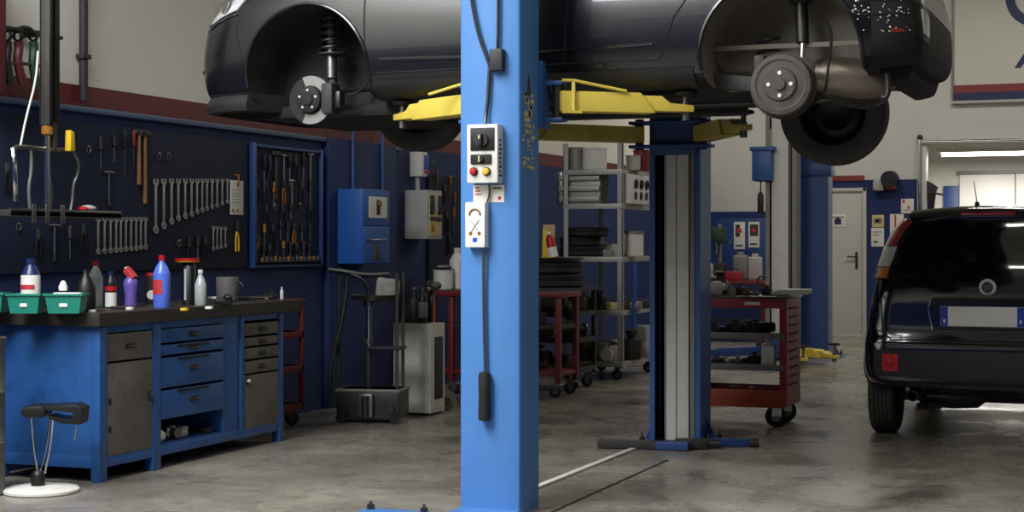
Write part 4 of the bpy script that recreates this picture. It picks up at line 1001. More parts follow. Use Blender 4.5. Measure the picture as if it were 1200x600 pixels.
smalls = [(216, 364, 'yellow_bright', 'flat yellow cap lying in front of the dark tin', 'cap'), (245, 362, 'white_plastic', 'flat white disc lying in front of the oil bottle', 'cap'), (108, 366, 'white_plastic', 'small white crumpled scrap at the bench corner', 'scrap'), (152, 363, 'white_plastic', 'small white cap in front of the purple bottle', 'cap'), (313, 349, 'yellow_bright', 'small yellow cap lying towards the far end of the bench', 'cap'), (321, 346, 'white_plastic', 'flat white strip lying near the far end of the bench', 'scrap'), (329, 350, 'orange_wood', 'small orange cap at the far end of the bench', 'cap'), (297, 347, 'skin_grey', 'small grey part lying between the pot and the bench end', 'metal part')]
for px, py, m, lab, cat in smalls:
    c = T(px, py); lathe_thing('screw_lid' if cat == 'cap' else 'loose_fitting', lab, cat, c.x, c.y, BH, [(.001, 0), (.022, 0), (.024, .006), (.022, .014), (.001, .016)], m)
c = T(262, 357); o = MB().box((0, 0, .02), (.11, .06, .04), 'black', .015, Matrix.Rotation(.6, 3, 'Z')).ball((.03, 0, .045), (.03, .025, .02), 'black', 10).build('rubber_boot'); o.location = (c.x, c.y, BH); tag(o, 'crumpled black rubber piece in front of the metal pot', 'rubber part')
for k, (px, py, L, a, lab) in enumerate(((275, 352, .16, .4, 'dark ratchet lying beside the metal pot'), (288, 351, .2, 1.1, 'dark spanner lying past the black rubber piece'), (305, 351, .14, .2, 'short dark chisel lying on the far half of the bench'), (142, 363, .12, .9, 'dark screw clamp lying before the purple bottle'))):
    c = T(px, py); b = MB(); d = Vector((math.cos(a), math.sin(a), 0)); b.cyl(Vector((0, 0, .012))-d*L/2, Vector((0, 0, .012))+d*L/2, .009, 'iron', n=10); b.ball(d*L/2+Vector((0, 0, .013)), (.02, .02, .012), 'iron', 10); o = b.build('hand_tool'); o.location = (c.x, c.y, BH+.001); tag(o, lab, 'tool')
# ------------------------------------------------------------------ tools on the wall
def wall(px, py, off=.0): return on_x(px, py, XW+off)
# perforated boards
def board(name, px0, py0, px1, py1, label, frame=False, off=.0):
    p, q = wall(px0, py0), wall(px1, py1); p2 = wall(px0, py1)
    t = thing(name, label, 'tool board', (XW, (p.y+q.y)/2, p2.z))
    buildw(MB().bx(XW+.002, XW+.018, p.y, q.y, p2.z, p.z, 'peg', .002), 'perforated_panel', t)
    if frame:
        for ya, yb, za, zb in ((p.y-.03, p.y, p2.z-.02, p.z+.03), (q.y, q.y+.02, p2.z-.02, p.z+.03)): buildw(MB().bx(XW, XW+.05, ya, yb, za, zb, 'dark_blue', .005), 'side_rail', t)
        for za, zb in ((p2.z-.02, p2.z), (p.z, p.z+.02)): buildw(MB().bx(XW, XW+.04, p.y, q.y, za, zb, 'dark_blue', .005), 'cross_rail', t)
    return t, p, q, p2
board('tool_board', -30, 130, 287, 322, 'long perforated navy board behind the workbench hung with spanners')
board('tool_board', 294, 172, 371, 311, 'framed navy board crowded with small tools beyond the white card', True)
WO = .03
def place_wall(o, px, py, off=WO):
    p = wall(px, py, off); o.location = p; o.rotation_euler = (0, 0, PI/2); return o
def wrench_mesh(L, m='tool_steel'):
    b = MB(); w = L*.036+.003; r = L*.058+.005
    b.box((0, 0, -L/2), (w*1.5, .006, L-2*r), m, .002)
    b.lathe([(r*.55, -.005), (r, -.005), (r, .005), (r*.55, .005)], (0, 0, -L+r), (0, 1, 0), m, 18, close=True)
    for s in (-1, 1): b.prism([(s*w*.5, -.005, -r*2.0), (s*r*1.05, -.005, -r*1.2), (s*r*1.0, -.005, -.0), (s*r*.5, -.005, 0), (s*r*.45, -.005, -r*.9), (0, -.005, -r*1.15), (0, -.005, -r*2.0)], (0, .01, 0), m)
    b.cyl((0, -.004, -r*.4), (0, .012, -r*.4), .004, 'steel_dark', n=6)
    return b
xs = [182.5, 192, 201, 209, 217, 224.5, 231, 237, 242.5, 248.5, 254.5, 260.5, 266.5]
yb = [273, 268, 262.5, 258.5, 256, 253.5, 250.5, 248.5, 246.5, 244.5, 242.5, 240.5, 238.5]
for i, (x, y) in enumerate(zip(xs, yb)):
    L = wall(x, 209).z - wall(x, y).z
    o = wrench_mesh(L).build('wrench'); place_wall(o, x, 209.5)
    nm = ['longest', 'second longest', 'third longest', 'fourth longest', 'fifth longest', 'sixth longest', 'middle', 'sixth shortest', 'fifth shortest', 'fourth shortest', 'third shortest', 'second shortest', 'shortest'][i]
    tag(o, f'{nm} chrome wrench in the tapering row beside the white card', 'wrench', 'long tapering row of wrenches')
for i, x in enumerate([115, 122.5, 129.5, 136, 141.5, 147.5, 153.5, 159.5, 165, 170.5]):
    L = wall(x, 254).z - wall(x, 298.5-i*.65).z
    o = wrench_mesh(L*.98).build('wrench'); place_wall(o, x, 254.5)
    tag(o, f'{ORD[i]} spanner counted from the near end in the even lower row of ten', 'wrench', 'even row of thin spanners')
for i, x in enumerate([250, 254.5, 259, 264]):
    o = wrench_mesh(.17-.008*i).build('wrench'); place_wall(o, x, 265+i*.3)
    tag(o, f'{ORD[i]} counted from the near end of four short spanners below the white card', 'wrench', 'four short spanners')
def screwdriver(L, hm, m='steel'):
    b = MB(); b.lathe([(.001, 0), (.010, -.002), (.013, -.02), (.011, -.05), (.014, -L*.38), (.008, -L*.42), (.004, -L*.43)], (0, 0, 0), (0, 0, 1), hm, 12); b.cyl((0, 0, -L*.42), (0, 0, -L), .0035, m, n=8); b.cyl((0, 0, -.02), (0, .012, -.02), .004, 'steel_dark', n=6); return b
def pliers(L, hm):
    b = MB()
    for s in (-1, 1):
        b.tube([(s*.006, 0, -L*.02), (s*.010, 0, -L*.22), (-s*.004, 0, -L*.36)], .006, 'steel', 6); b.tube([(-s*.004, 0, -L*.36), (-s*.022, 0, -L*.6), (-s*.018, 0, -L)], .0065, hm, 6, 1)
    b.cyl((0, -.008, -L*.34), (0, .012, -L*.34), .011, 'steel_dark', n=10); return b
def hammer(L, hm):
    b = MB(); b.cyl((0, 0, -.02), (0, 0, -L), .011, hm, r1=.015, n=10); b.box((0, 0, -.015), (.10, .026, .032), 'iron', .006); b.cyl((0, 0, -.03), (0, .012, -.03), .004, 'steel_dark', n=6); return b
def tbar(L):
    b = MB(); b.cyl((0, 0, 0), (0, 0, -L), .006, 'steel', n=8); b.cyl((-.05, 0, -.01), (.05, 0, -.01), .006, 'steel', n=8); b.cyl((0, 0, -L), (0, 0, -L+.04), .011, 'steel_dark', n=10); b.cyl((0, 0, -.03), (0, .012, -.03), .004, 'steel_dark', n=6); return b
def hook_ring(r):
    b = MB(); b.lathe([(r, -.004), (r+.008, 0), (r, .004), (r-.004, 0)], (0, 0, -r), (0, 1, 0), 'steel', 18, close=True); b.cyl((0, -.006, -.004), (0, .012, -.004), .004, 'steel_dark', n=6); return b
# long handled tools between the two spanner rows
for x, py0, py1, hm, kind, lab in ((146, 152, 205, 'black', 'bar', 'short black pry bar hanging above the even spanner row'), (157, 153, 197, 'old_red', 'bar', 'dark red handled pry bar between black bar and wooden hammer'), (163, 152, 216, 'orange_wood', 'ham', 'slim wooden handled hammer hanging beside the dark red bar'), (170, 154, 238, 'orange_wood', 'ham', 'long wooden handled mallet next to the longest chrome wrench')):
    L = wall(x, py0).z - wall(x, py1).z
    o = (hammer(L, hm) if kind == 'ham' else screwdriver(L, hm, 'iron')).build('hammer' if kind == 'ham' else 'pry_bar'); place_wall(o, x, py0); tag(o, lab, 'hammer' if kind == 'ham' else 'pry bar')
# small things scattered over the near board: wall hooks with rings, drivers and pliers
small = [(104, 172, 'ring', 'steel ring on a hook above the compressor tray'), (128, 200, 'tbar', 'thin T bar hanging behind the compressor'), (118, 160, 'drv', 'short driver hanging under the board edge'), (134, 158, 'drv2', 'black driver beside the short driver near the board edge'), (8, 190, 'pli', 'dark pliers hanging at the near end of the board'), (22, 262, 'ring', 'steel ring hanging below the compressor tray at the near end'), (45, 268, 'pli', 'pliers hanging below the compressor tray'), (64, 262, 'tbar', 'T bar with bright tip hanging below the compressor tray'), (82, 264, 'drv', 'driver with dark handle hanging below the tray end'), (98, 262, 'pli', 'pliers beside the even spanner row'), (187, 180, 'ring', 'small ring hooked above the longest wrench'), (198, 180, 'ring', 'pale ring hooked above the second wrench'), (222, 278, 'pli', 'small pliers hanging under the tapering wrench row'), (232, 277, 'drv2', 'black stubby driver under the tapering wrench row'), (241, 276, 'pli', 'small pliers beside the four short spanners'), (210, 282, 'ring', 'small ring hanging low under the tapering wrench row')]
for x, y, k, lab in small:
    b = {'ring': lambda: hook_ring(.018), 'tbar': lambda: tbar(.22), 'drv': lambda: screwdriver(.2, 'wood_dark'), 'drv2': lambda: screwdriver(.17, 'black'), 'pli': lambda: pliers(.16, 'black')}[k]()
    o = b.build({'ring': 'ring_hook', 'tbar': 'socket_driver', 'drv': 'screwdriver', 'drv2': 'screwdriver', 'pli': 'pliers'}[k]); place_wall(o, x, y); tag(o, lab, 'hand tool')
# white card on a hook, brass padlock tool below it
p, q = wall(270, 211, .03), wall(285, 252, .03)
t = thing('card', 'white card hanging from a brass hook between the two tool boards', 'card', (XW+.03, (p.y+q.y)/2, q.z))
buildw(MB().bx(XW+.026, XW+.032, p.y, q.y, q.z, p.z, 'paper', .002), 'card_sheet', t)
b = MB(); ym = (p.y+q.y)/2; b.tube([(XW+.0, ym, p.z+.04), (XW+.045, ym, p.z+.04), (XW+.045, ym, p.z-.03)], .006, 'amber', 6); b.lathe([(.008, 0), (.014, .004), (.008, .008)], (XW+.034, ym, p.z-.03), (1, 0, 0), 'amber', 12); buildw(b, 'hook', t)
b = MB()
for k in range(5): b.bx(XW+.032, XW+.0328, p.y+.02, q.y-.02-.01*(k % 3), p.z-.07-.022*k, p.z-.066-.022*k, 'skin_grey')
for yy in (p.y+.02, ym): b.cyl((XW+.032, yy, q.z+.03), (XW+.04, yy, q.z+.03), .01, 'amber', n=10)
buildw(b, 'card_print', t)
o = pliers(.22, 'yellow_bright').build('pliers'); place_wall(o, 278, 258); tag(o, 'yellow handled pliers hanging right below the white card', 'hand tool')
# the crowded framed board: five rows
rng = random.Random(21)
rows = [(180, ['drv2', 'drv', 'pli', 'ham', 'tbar', 'drv2', 'pli', 'drv', 'tbar'], 'top'), (212, ['pli', 'pli', 'drv', 'pli', 'tbar', 'pli', 'drv2'], 'second'), (240, ['drv', 'pli', 'ring', 'pli', 'drv2', 'ring', 'pli'], 'middle'), (262, ['pli', 'drv', 'pli', 'drv', 'drv', 'pli', 'drv', 'drv'], 'fourth'), (285, ['drv', 'drv', 'pli', 'drv2', 'drv', 'drv', 'pli', 'drv', 'drv2'], 'bottom')]
for py, ks, rn in rows:
    n = len(ks)
    for i, k in enumerate(ks):
        x = 300+ (366-300)*(i+.3*rng.random())/(n-.5); L = {'top': .26, 'second': .2, 'middle': .15, 'fourth': .16, 'bottom': .17}[rn]*rng.uniform(.75, 1.05)
        hm = rng.choice(['black', 'plastic_dark', 'wood_dark', 'black', 'black', 'amber'])
        b = {'drv': lambda: screwdriver(L, hm), 'drv2': lambda: screwdriver(L*.9, 'black'), 'pli': lambda: pliers(L, hm), 'ham': lambda: hammer(L*1.3, 'wood_dark'), 'tbar': lambda: tbar(L*1.2), 'ring': lambda: hook_ring(.02)}[k]()
        nm = {'drv': 'screwdriver', 'drv2': 'screwdriver', 'pli': 'pliers', 'ham': 'hammer', 'tbar': 'socket_driver', 'ring': 'ring_hook'}[k]
        o = b.build(nm); place_wall(o, x, py+rng.uniform(-3, 2)); tag(o, f"{nm.replace('_', ' ')} hung {ORD[i]} from the near end of the framed board's {rn} row", 'hand tool', 'small tools on the framed board')
p = wall(300, 303, 0); q = wall(368, 303, 0)
t = thing('tool_ledge', 'narrow dark ledge of sockets along the bottom of the framed board', 'ledge', (XW+.03, (p.y+q.y)/2, p.z-.02))
buildw(MB().bx(XW+.018, XW+.06, p.y, q.y, p.z-.03, p.z-.018, 'iron', .003), 'ledge_bar', t)
for i in range(14):
    y = p.y+.02+(q.y-p.y-.04)*i/13; r = .010+.008*((i*5) % 7)/7
    o = MB().cyl((0, 0, 0), (0, 0, .026+.01*((i*3) % 5)/5), r, 'steel' if i % 3 else 'amber', n=12).build('socket'); o.location = (XW+.04, y, p.z-.018); tag(o, f'{ORD[i]} socket from the near end of the ledge under the framed board', 'socket', 'sockets on the ledge')
# pipe on the white wall above, dark
p = wall(93, 0); zlo = wall(93, 118).z
b = MB(); b.cyl((XW+.03, p.y, zlo), (XW+.03, p.y, ZC-.01), .026, 'iron', n=12)
for z in (zlo+.25, zlo+1.2, zlo+2.2): b.bx(XW, XW+.06, p.y-.04, p.y+.04, z, z+.03, 'iron', .004)
tag(b.build('wall_pipe'), 'dark vertical pipe running up the white wall above the tool board', 'pipe')
# ------------------------------------------------------------------ small generic builders
def cup(name, label, cat, x, y, z, r, h, m, group=None, rim=None):
    t = thing(name, label, cat, (x, y, z), 0, group)
    MB().lathe([(.001, 0), (r*.92, 0), (r, r*.1), (r, h*.92), (r*1.04, h*.93), (r*1.04, h), (r*.94, h), (r*.92, h*.2), (.001, h*.18)], (0, 0, 0), (0, 0, 1), m, 22).build('pot_body', t)
    if rim: MB().lathe([(r*1.04, h*.9), (r*1.08, h*.9), (r*1.08, h*1.01), (r*1.0, h*1.01)], (0, 0, 0), (0, 0, 1), rim, 22, close=True).build('rim_ring', t)
    return t
def blob_part(name, label, cat, x, y, z, s, m, seed, group=None):
    """an angular casting: a block with a boss, a flange and studs, never twice the same"""
    r = random.Random(seed); b = MB()
    w, d, h = s*r.uniform(.8, 1.3), s*r.uniform(.6, 1.), s*r.uniform(.5, 1.)
    rot = Matrix.Rotation(r.uniform(0, 3), 3, 'Z')
    b.box((0, 0, h/2), (w, d, h), m, s*.14, rot)
    k = r.random()
    if k < .55:
        v = rot @ Vector((1, 0, 0)); b.cyl(v*w*.2+Vector((0, 0, h*.55)), v*w*.85+Vector((0, 0, h*.55)), h*.33, m, n=14); b.cyl(v*w*.80+Vector((0, 0, h*.55)), v*w*.9+Vector((0, 0, h*.55)), h*.46, 'steel', n=14)
    if k > .3: b.cyl((0, 0, h*.9), (0, 0, h*1.35), s*.2, 'steel' if k < .6 else m, n=12); b.cyl((0, 0, h*1.25), (0, 0, h*1.4), s*.3, m, n=14)
    for q in range(3):
        v = rot @ Vector((w*(.3-.3*q), d*.42, 0)); b.cyl(v+Vector((0, 0, h*.2)), v*1.25+Vector((0, 0, h*.2)), s*.06, 'steel', n=8)
    o = b.build(name); o.location = (x, y, z); return tag(o, label, cat, group)
def tyre(name, label, x, y, z, R, w, group=None, m='rubber', axis=(0, 0, 1), cat='tyre'):
    b = MB(); h = w/2; rr = R*.6
    b.lathe([(rr, -h*.8), (R*.76, -h), (R*.93, -h*.96), (R, -h*.72), (R, -h*.1), (R*.985, 0), (R, h*.1), (R, h*.72), (R*.93, h*.96), (R*.76, h), (rr, h*.8), (rr*.98, 0)], (0, 0, h), (0, 0, 1), m, 32, close=True)
    o = b.build(name); o.location = (x, y, z); return tag(o, label, cat, group)
# ------------------------------------------------------------------ near end of the bench: stool, drum, spring compressor, rack
c = on_z(48, 577, 0); t = thing('stool', 'low shop stool with a torn black seat on thin wires and a round white foot', 'stool', (c.x, c.y, 0), TH)
dsc = (c.y*CS-c.x*SN)/FL
MB().lathe([(.001, 0), (.185, 0), (.195, .006), (.195, .018), (.185, .026), (.05, .036), (.001, .036)], (0, 0, 0), (0, 0, 1), 'white_dirty', 40).build('base', t)
MB().lathe([(.001, .034), (.035, .036), (.038, .09), (.028, .11), (.014, .12), (.001, .12)], (-.015, 0, 0), (0, 0, 1), 'black', 20).build('hub', t)
sz = .415
for k, (x0, x1, y1) in enumerate(((-.05, -.015, 0), (.04, -.005, .02), (.07, .02, -.01))):
    MB().tube([(x0, y1*2, sz), (x0*.7+x1*.3, y1, .25), (x1, 0, .10)], .0055, 'chrome', 7, 1).build('leg', t)
MB().tube([(.17, 0, sz-.01), (.185, 0, .36), (.175, 0, .27)], .004, 'chrome', 6, 1).build('loose_wire', t)
b = MB(); b.prism([(-.08, -.09, sz-.005), (-.075, -.09, sz+.035), (.03, -.09, sz+.045), (.05, -.09, sz+.012), (.03, -.09, sz-.02), (-.05, -.09, sz-.02)], (0, .18, 0), 'black', .01); b.build('seat', t)
b = MB(); b.prism([(.03, -.08, sz+.04), (.20, -.08, sz+.05), (.235, -.08, sz+.03), (.225, -.08, sz-.055), (.13, -.08, sz-.05), (.05, -.08, sz-.02), (.06, -.08, sz-.006), (.14, -.08, sz-.03), (.19, -.08, sz-.03), (.195, -.08, sz+.012), (.10, -.08, sz+.016), (.04, -.08, sz+.018)], (0, .16, 0), 'black', .006); b.build('backrest', t)
c = on_z(-41, 583, 0); t = thing('oil_drum', 'grey steel drum at the near end of the workbench', 'drum', (c.x, c.y+.1, 0)); b = MB()
b.lathe([(.001, 0), (.135, 0), (.14, .012), (.135, .024), (.135, .26), (.142, .27), (.135, .28), (.135, .52), (.142, .53), (.135, .54), (.135, .78), (.142, .79), (.142, .81), (.13, .81), (.13, .80), (.001, .80)], (0, 0, 0), (0, 0, 1), 'bench_grey', 36); b.build('barrel', t)
MB().cyl((.05, 0, .80), (.05, 0, .82), .025, 'steel_dark').build('bung', t)
# spring compressor hanging above the bench
V = -5.74
def cp(px, py): return on_x(px, py, V)
top = cp(59, 0); yk = on_x(59, 150, V).y
SCP = thing('spring_compressor', 'black ceiling-hung spring compressor with steel claws and a tray, over the workbench', 'spring compressor', (V, yk, cp(59, 250).z))
b = MB(); zt = ZC-.002; z1 = cp(59, 147).z
for dy in (-.034, .03): b.bx(V-.03, V+.03, yk+dy-.017, yk+dy+.017, z1+.02, zt, 'black', .004)
b.bx(V-.034, V-.02, yk-.05, yk+.046, z1, zt, 'plastic_dark'); b.bx(V-.02, V+.034, yk-.056, yk-.046, z1, zt, 'steel')
b.cyl((V+.02, yk+.05, cp(70, 45).z), (V+.02, yk+.075, cp(70, 45).z), .012, 'iron')
buildw(b, 'guide_rail', SCP)
zb1 = cp(50, 175).z; zt1 = cp(50, 247).z
b = MB(); b.cyl((V, yk-.03, z1+.03), (V, yk-.03, zt1), .017, 'chrome'); b.cyl((V, yk+.03, z1+.03), (V, yk+.03, zb1), .02, 'iron'); b.lathe([(.02, 0), (.032, .01), (.032, .05), (.02, .06)], (V, yk-.03, z1-.06), (0, 0, 1), 'amber', 16)
buildw(b, 'spindle', SCP)
ya, yb_ = cp(15, 175).y, cp(86, 178).y
b = MB(); b.tube([(V, ya, zb1-.02), (V, ya+.03, zb1+.005), (V, yk, zb1), (V, yb_-.03, zb1+.01), (V, yb_, zb1-.01)], .014, 'steel', 10, 1); buildw(b, 'cross_bar', SCP)
zz = lambda py: cp(50, py).z
for pts, r, m in (([(V, ya, zb1-.01), (V+.02, ya-.012, zz(190)), (V+.02, ya-.008, zz(222)), (V, ya+.02, zz(236))], .014, 'chrome'), ([(V, yb_, zb1), (V+.02, yb_+.03, zz(188)), (V+.01, yb_+.025, zz(203)), (V, yb_+.0, zz(213)), (V, yb_-.01, zz(232)), (V, yb_-.03, zz(246))], .011, 'steel'), ([(V, cp(36, 175).y, zb1), (V, cp(37, 195).y, zz(200)), (V, cp(33, 215).y, zz(222)), (V, cp(35, 240).y, zz(246))], .009, 'skin_grey'), ([(V, cp(56, 175).y, zb1), (V, cp(57, 195).y, zz(205)), (V, cp(61, 215).y, zz(225)), (V, cp(58, 240).y, zz(246))], .009, 'steel')):
    buildw(MB().tube(pts, r, m, 8, 2), 'claw', SCP)
b = MB(); y0_, y1_ = cp(-6, 250).y, cp(126, 250).y
b.bx(V-.10, V+.10, y0_, y1_, zz(255), zz(247), 'iron', .006); b.bx(V+.09, V+.10, y0_, y1_, zz(255.5), zz(245.5), 'steel', .003)
for px in (21, 37, 55): b.bx(V+.1, V+.11, cp(px-2, 250).y, cp(px+2, 250).y, zz(262), zz(240), 'steel', .003)
buildw(b, 'tray', SCP)
p = cp(73, 165); b = MB(); b.prism([(V+.03, p.y-.02, p.z-.06), (V+.03, p.y+.03, p.z-.06), (V+.03, p.y+.02, p.z+.05), (V+.03, p.y-.015, p.z+.06)], (.04, 0, 0), 'yellow_bright', .008); buildw(b, 'safety_latch', SCP)
b = MB(); p0, p1, p2 = cp(42, 95), cp(30, 140), cp(24, 174); b.tube([(V-.02, cp(48, 60).y, cp(48, 60).z), (V, p0.y, p0.z), (V, p1.y, p1.z), (V, p2.y, zb1+.01)], .006, 'white_dirty', 6, 1); buildw(b, 'air_hose', SCP)
c = cp(103, 246); b = MB(); b.ball((0, 0, .02), (.045, .06, .022), 'cloth', 12); b.ball((.0, -.05, .016), (.04, .035, .016), 'red', 10); o = b.build('rag'); o.location = (V, c.y, zz(247)); tag(o, 'red and white rag lying on the spring compressor tray', 'rag')
# rack with hanging clamps above the rail at the near end
V2 = -5.9
def rp(px, py): return on_x(px, py, V2)
t = thing('hanging_rack', 'wall rack with a dark red upright and a black rod', 'rack', (V2, rp(20, 40).y, rp(20, 100).z))
b = MB(); a_, c_ = rp(-4, 0), rp(4, 100); b.bx(V2-.15, V2+.02, a_.y, c_.y, c_.z-.05, 2.9, 'clamp_red', .006); buildw(b, 'upright', t)
b = MB(); p, q = rp(3, 33), rp(50, 40); b.cyl((V2, p.y, p.z), (V2, q.y, q.z-.0), .018, 'black'); b.beam((V2, q.y, q.z), (XW, q.y, q.z), .03, .03, 'black'); b.ball((V2, rp(30, 33).y, rp(30, 34).z), (.03, .06, .02), 'black', 10); buildw(b, 'hanging_rod', t)
for (px, y0, y1, w, m, lab) in ((8, 40, 92, .03, 'black', 'black clamp hanging next to the dark red upright'), (21, 40, 92, .04, 'clamp_red', 'dark red and black clamp hanging in the middle of the rod'), (39, 40, 96, .03, 'green_dark', 'dark green clamp hanging at the free end of the rod')):
    a_, c_ = rp(px, y0), rp(px+1, y1); h = a_.z-c_.z; tt = thing('hanging_clamp', lab, 'clamp', (V2, a_.y, c_.z), 0, 'clamps on the rod')
    MB().lathe([(.022, -.008), (.032, -.008), (.032, .008), (.022, .008)], (0, 0, h-.01), (0, 1, 0), 'black', 16, close=True).build('hook', tt)
    MB().tube([(0, 0, h-.04), (0, w*.3, h*.7), (0, -w*.2, h*.4), (0, w*.6, .02), (0, w*1.2, -.02)], .026, m, 8, 2).build('strap', tt)
    MB().cyl((.0, -.02, h*.35), (0, w+.1, h*.36), .010, 'steel', n=8).build('screw_bar', tt)
# ------------------------------------------------------------------ small red trolley beyond the bench
x0, x1, y0, y1, h = -6.0, -5.63, 10.03, 10.52, .90
def open_trolley(name, label, x0, x1, y0, y1, h, m, shelves, post=.03, castr=.05, top='iron', deck='iron', cat='trolley', skip_top=False):
    t = thing(name, label, cat, ((x0+x1)/2, (y0+y1)/2, 0))
    zb = castr*2+.03
    for x in (x0, x1-post):
        for y in (y0, y1-post): buildw(MB().bx(x, x+post, y, y+post, zb, h-.02, m, .004), 'corner_post', t)
    for i, z in enumerate(shelves):
        b = MB(); b.bx(x0+.004, x1-.004, y0+.004, y1-.004, z-.006, z, deck)
        for (a, c, d, e) in ((x0, x1, y0, y0+.012), (x0, x1, y1-.012, y1), (x0, x0+.012, y0, y1), (x1-.012, x1, y0, y1)): b.bx(a, c, d, e, z-.035, z+.012, m, .003)
        buildw(b, 'shelf', t)
    b = MB(); b.bx(x0-.01, x1+.01, y0-.01, y1+.01, h-.03, h, top, .006); buildw(b, 'top', t)
    for x in (x0+.05, x1-.05):
        for y in (y0+.05, y1-.05):
            caster(t, (x-t.location.x, y-t.location.y, zb), castr, 'steel', .3)
    return t
open_trolley('shelf_trolley', 'narrow dark red shelf trolley just past the far end of the workbench', x0, x1, y0, y1, h, 'old_red', [.15, .42, .66], top='old_red')
rng = random.Random(5)
for i, (z, m, lab) in enumerate(((.66, 'yellow_bright', 'dusty yellow bottle on the upper shelf of the narrow red trolley'), (.42, 'orange_wood', 'brown bottle on the middle shelf of the narrow red trolley'), (.15, 'decal', 'faded yellow bottle on the bottom shelf of the narrow red trolley'))):
    bottle('bottle', lab, -5.70, 10.12+.05*i, z, .042, .19, m, 'black', .3)
for i, (x, y, lab) in enumerate(((-5.75, 10.2, 'dark casting on top of the narrow red trolley'), (-5.8, 10.36, 'flat dark part on top of the narrow red trolley near its far edge'))): blob_part('metal_casting', lab, 'metal part', x, y, .90, .07, 'iron', 40+i)
o = MB().lathe([(.001, 0), (.012, 0), (.012, .06), (.006, .07), (.005, .09), (.001, .09)], (0, 0, 0), (0, 0, 1), 'white_plastic', 12).build('glue_tube'); o.location = (-5.69, 10.3, .90); tag(o, 'slim white tube standing on the narrow red trolley', 'tube')
# ------------------------------------------------------------------ blue cabinet, white cabinet and small box on the wall
ya, yc = wall(389, 260).y, on_x(457, 260, XW+.28).y; zt_, zb_ = on_x(427, 221, XW+.28).z, on_x(427, 309, XW+.28).z
t = thing('control_cabinet', 'blue metal cabinet on the wall with a white oval plate and a handle', 'cabinet', (XW, (ya+yc)/2, zb_))
XF = XW+.28
buildw(MB().bx(XW+.05, XF-.015, ya, yc, zb_, zt_, 'cabinet_blue', .005), 'cabinet_body', t)
zm = on_x(440, 265, XF).z
d1 = buildw(MB().bx(XF-.015, XF, ya+.004, yc-.004, zm+.003, zt_-.003, 'cabinet_blue', .004), 'upper_door', t)
d2 = buildw(MB().bx(XF-.015, XF, ya+.004, yc-.004, zb_+.003, zm-.003, 'cabinet_blue', .004), 'lower_door', t)
p, q = on_x(432, 230, XF), on_x(453, 256, XF); b = MB(); ym, zmm = (p.y+q.y)/2, (p.z+q.z)/2; b.box((XF+.003, ym, zmm), (.005, q.y-p.y, p.z-q.z), 'white_plastic', .06, seg=4); o = buildw(b, 'oval_plate', d1); o['label'] = 'white oval plate'
b = MB(); b.box((XF+.007, ym, zmm), (.006, .06, .12), 'wood_dark', .02); b.cyl((XF+.006, ym, zmm+.03), (XF+.03, ym, zmm+.03), .018, 'amber'); buildw(b, 'rotary_switch', d1)
p = on_x(440, 281, XF); b = MB(); b.tube([(XF, p.y-.14, p.z), (XF+.035, p.y-.12, p.z), (XF+.035, p.y+.13, p.z), (XF, p.y+.15, p.z)], .008, 'steel', 8, 1); buildw(b, 'handle', d2)
p = on_x(441, 297, XF); b = MB(); b.prism([(XF, p.y-.06, p.z-.05), (XF, p.y+.08, p.z-.05), (XF, p.y+.03, p.z+.08), (XF, p.y-.03, p.z+.08)], (.006, 0, 0), 'steel_dark', .002); buildw(b, 'warning_plate', d2)
for px in (405, 440):
    yy = wall(px, 200).y; tag(MB().cyl((XW+.065, yy, zt_), (XW+.065, yy, 2.6), .012, 'post_blue', n=8).build('conduit'), f"thin blue conduit rising from the blue cabinet's {'near' if px == 405 else 'far'} corner", 'conduit')
XF = XW+.22; ya, yc = wall(474, 250).y, on_x(518, 250, XF).y; zt_, zb_ = on_x(493, 222, XF).z, on_x(493, 280, XF).z
t = thing('fuse_cabinet', 'pale grey electrical cabinet on the wall with a glazed front of switches', 'cabinet', (XW, (ya+yc)/2, zb_))
buildw(MB().bx(XW, XF, ya, yc, zb_, zt_, 'grey_cabinet', .006), 'cabinet_body', t)
fr = MB(); fr.bx(XF, XF+.006, ya+.03, yc-.04, zb_+.03, zt_-.03, 'decal', .002); fp = buildw(fr, 'front_panel', t)
w_ = yc-ya
for (a0, a1, z0, z1, m, nm) in ((.12, .34, .5, .9, 'black', 'breaker_row'), (.66, .86, .5, .9, 'black', 'breaker_row'), (.4, .6, .55, .9, 'grey_cabinet', 'door_panel'), (.12, .5, .38, .46, 'iron', 'breaker_row'), (.6, .85, .36, .46, 'iron', 'breaker_row'), (.2, .35, .15, .3, 'amber', 'socket_outlet')):
    b = MB(); b.bx(XF+.006, XF+.018, ya+w_*a0, ya+w_*a1, zb_+(zt_-zb_)*z0, zb_+(zt_-zb_)*z1, m, .004); buildw(b, nm, fp)
zt2, zb2 = on_x(490, 177, XW+.12).z, on_x(490, 206, XW+.12).z; ya, yc = wall(480, 190).y, on_x(501, 190, XW+.12).y
t = thing('meter_box', 'small white meter box mounted above the grey electrical cabinet', 'meter box', (XW, (ya+yc)/2, zb2)); buildw(MB().bx(XW, XW+.12, ya, yc, zb2, zt2, 'white_paint', .006), 'housing', t)
b = MB()
for i, m in enumerate(('plate_blue', 'red_label', 'iron')): b.bx(XW+.12, XW+.126, ya+.05+.12*i, ya+.13+.12*i, zb2+.05+.05*(i % 2), zt2-.04, m, .002); 
buildw(MB().bx(XW+.12, XW+.125, ya+.04, ya+.13, zb2+.06, zt2-.03, 'plate_blue', .002), 'dial', t); buildw(MB().bx(XW+.12, XW+.125, ya+.16, ya+.26, zb2+.1, zt2-.06, 'iron', .002), 'dial', t); buildw(MB().bx(XW+.12, XW+.124, ya+.04, ya+.15, zb2+.025, zb2+.055, 'red_label', .002), 'warning_strip', t)
b.bm.free()
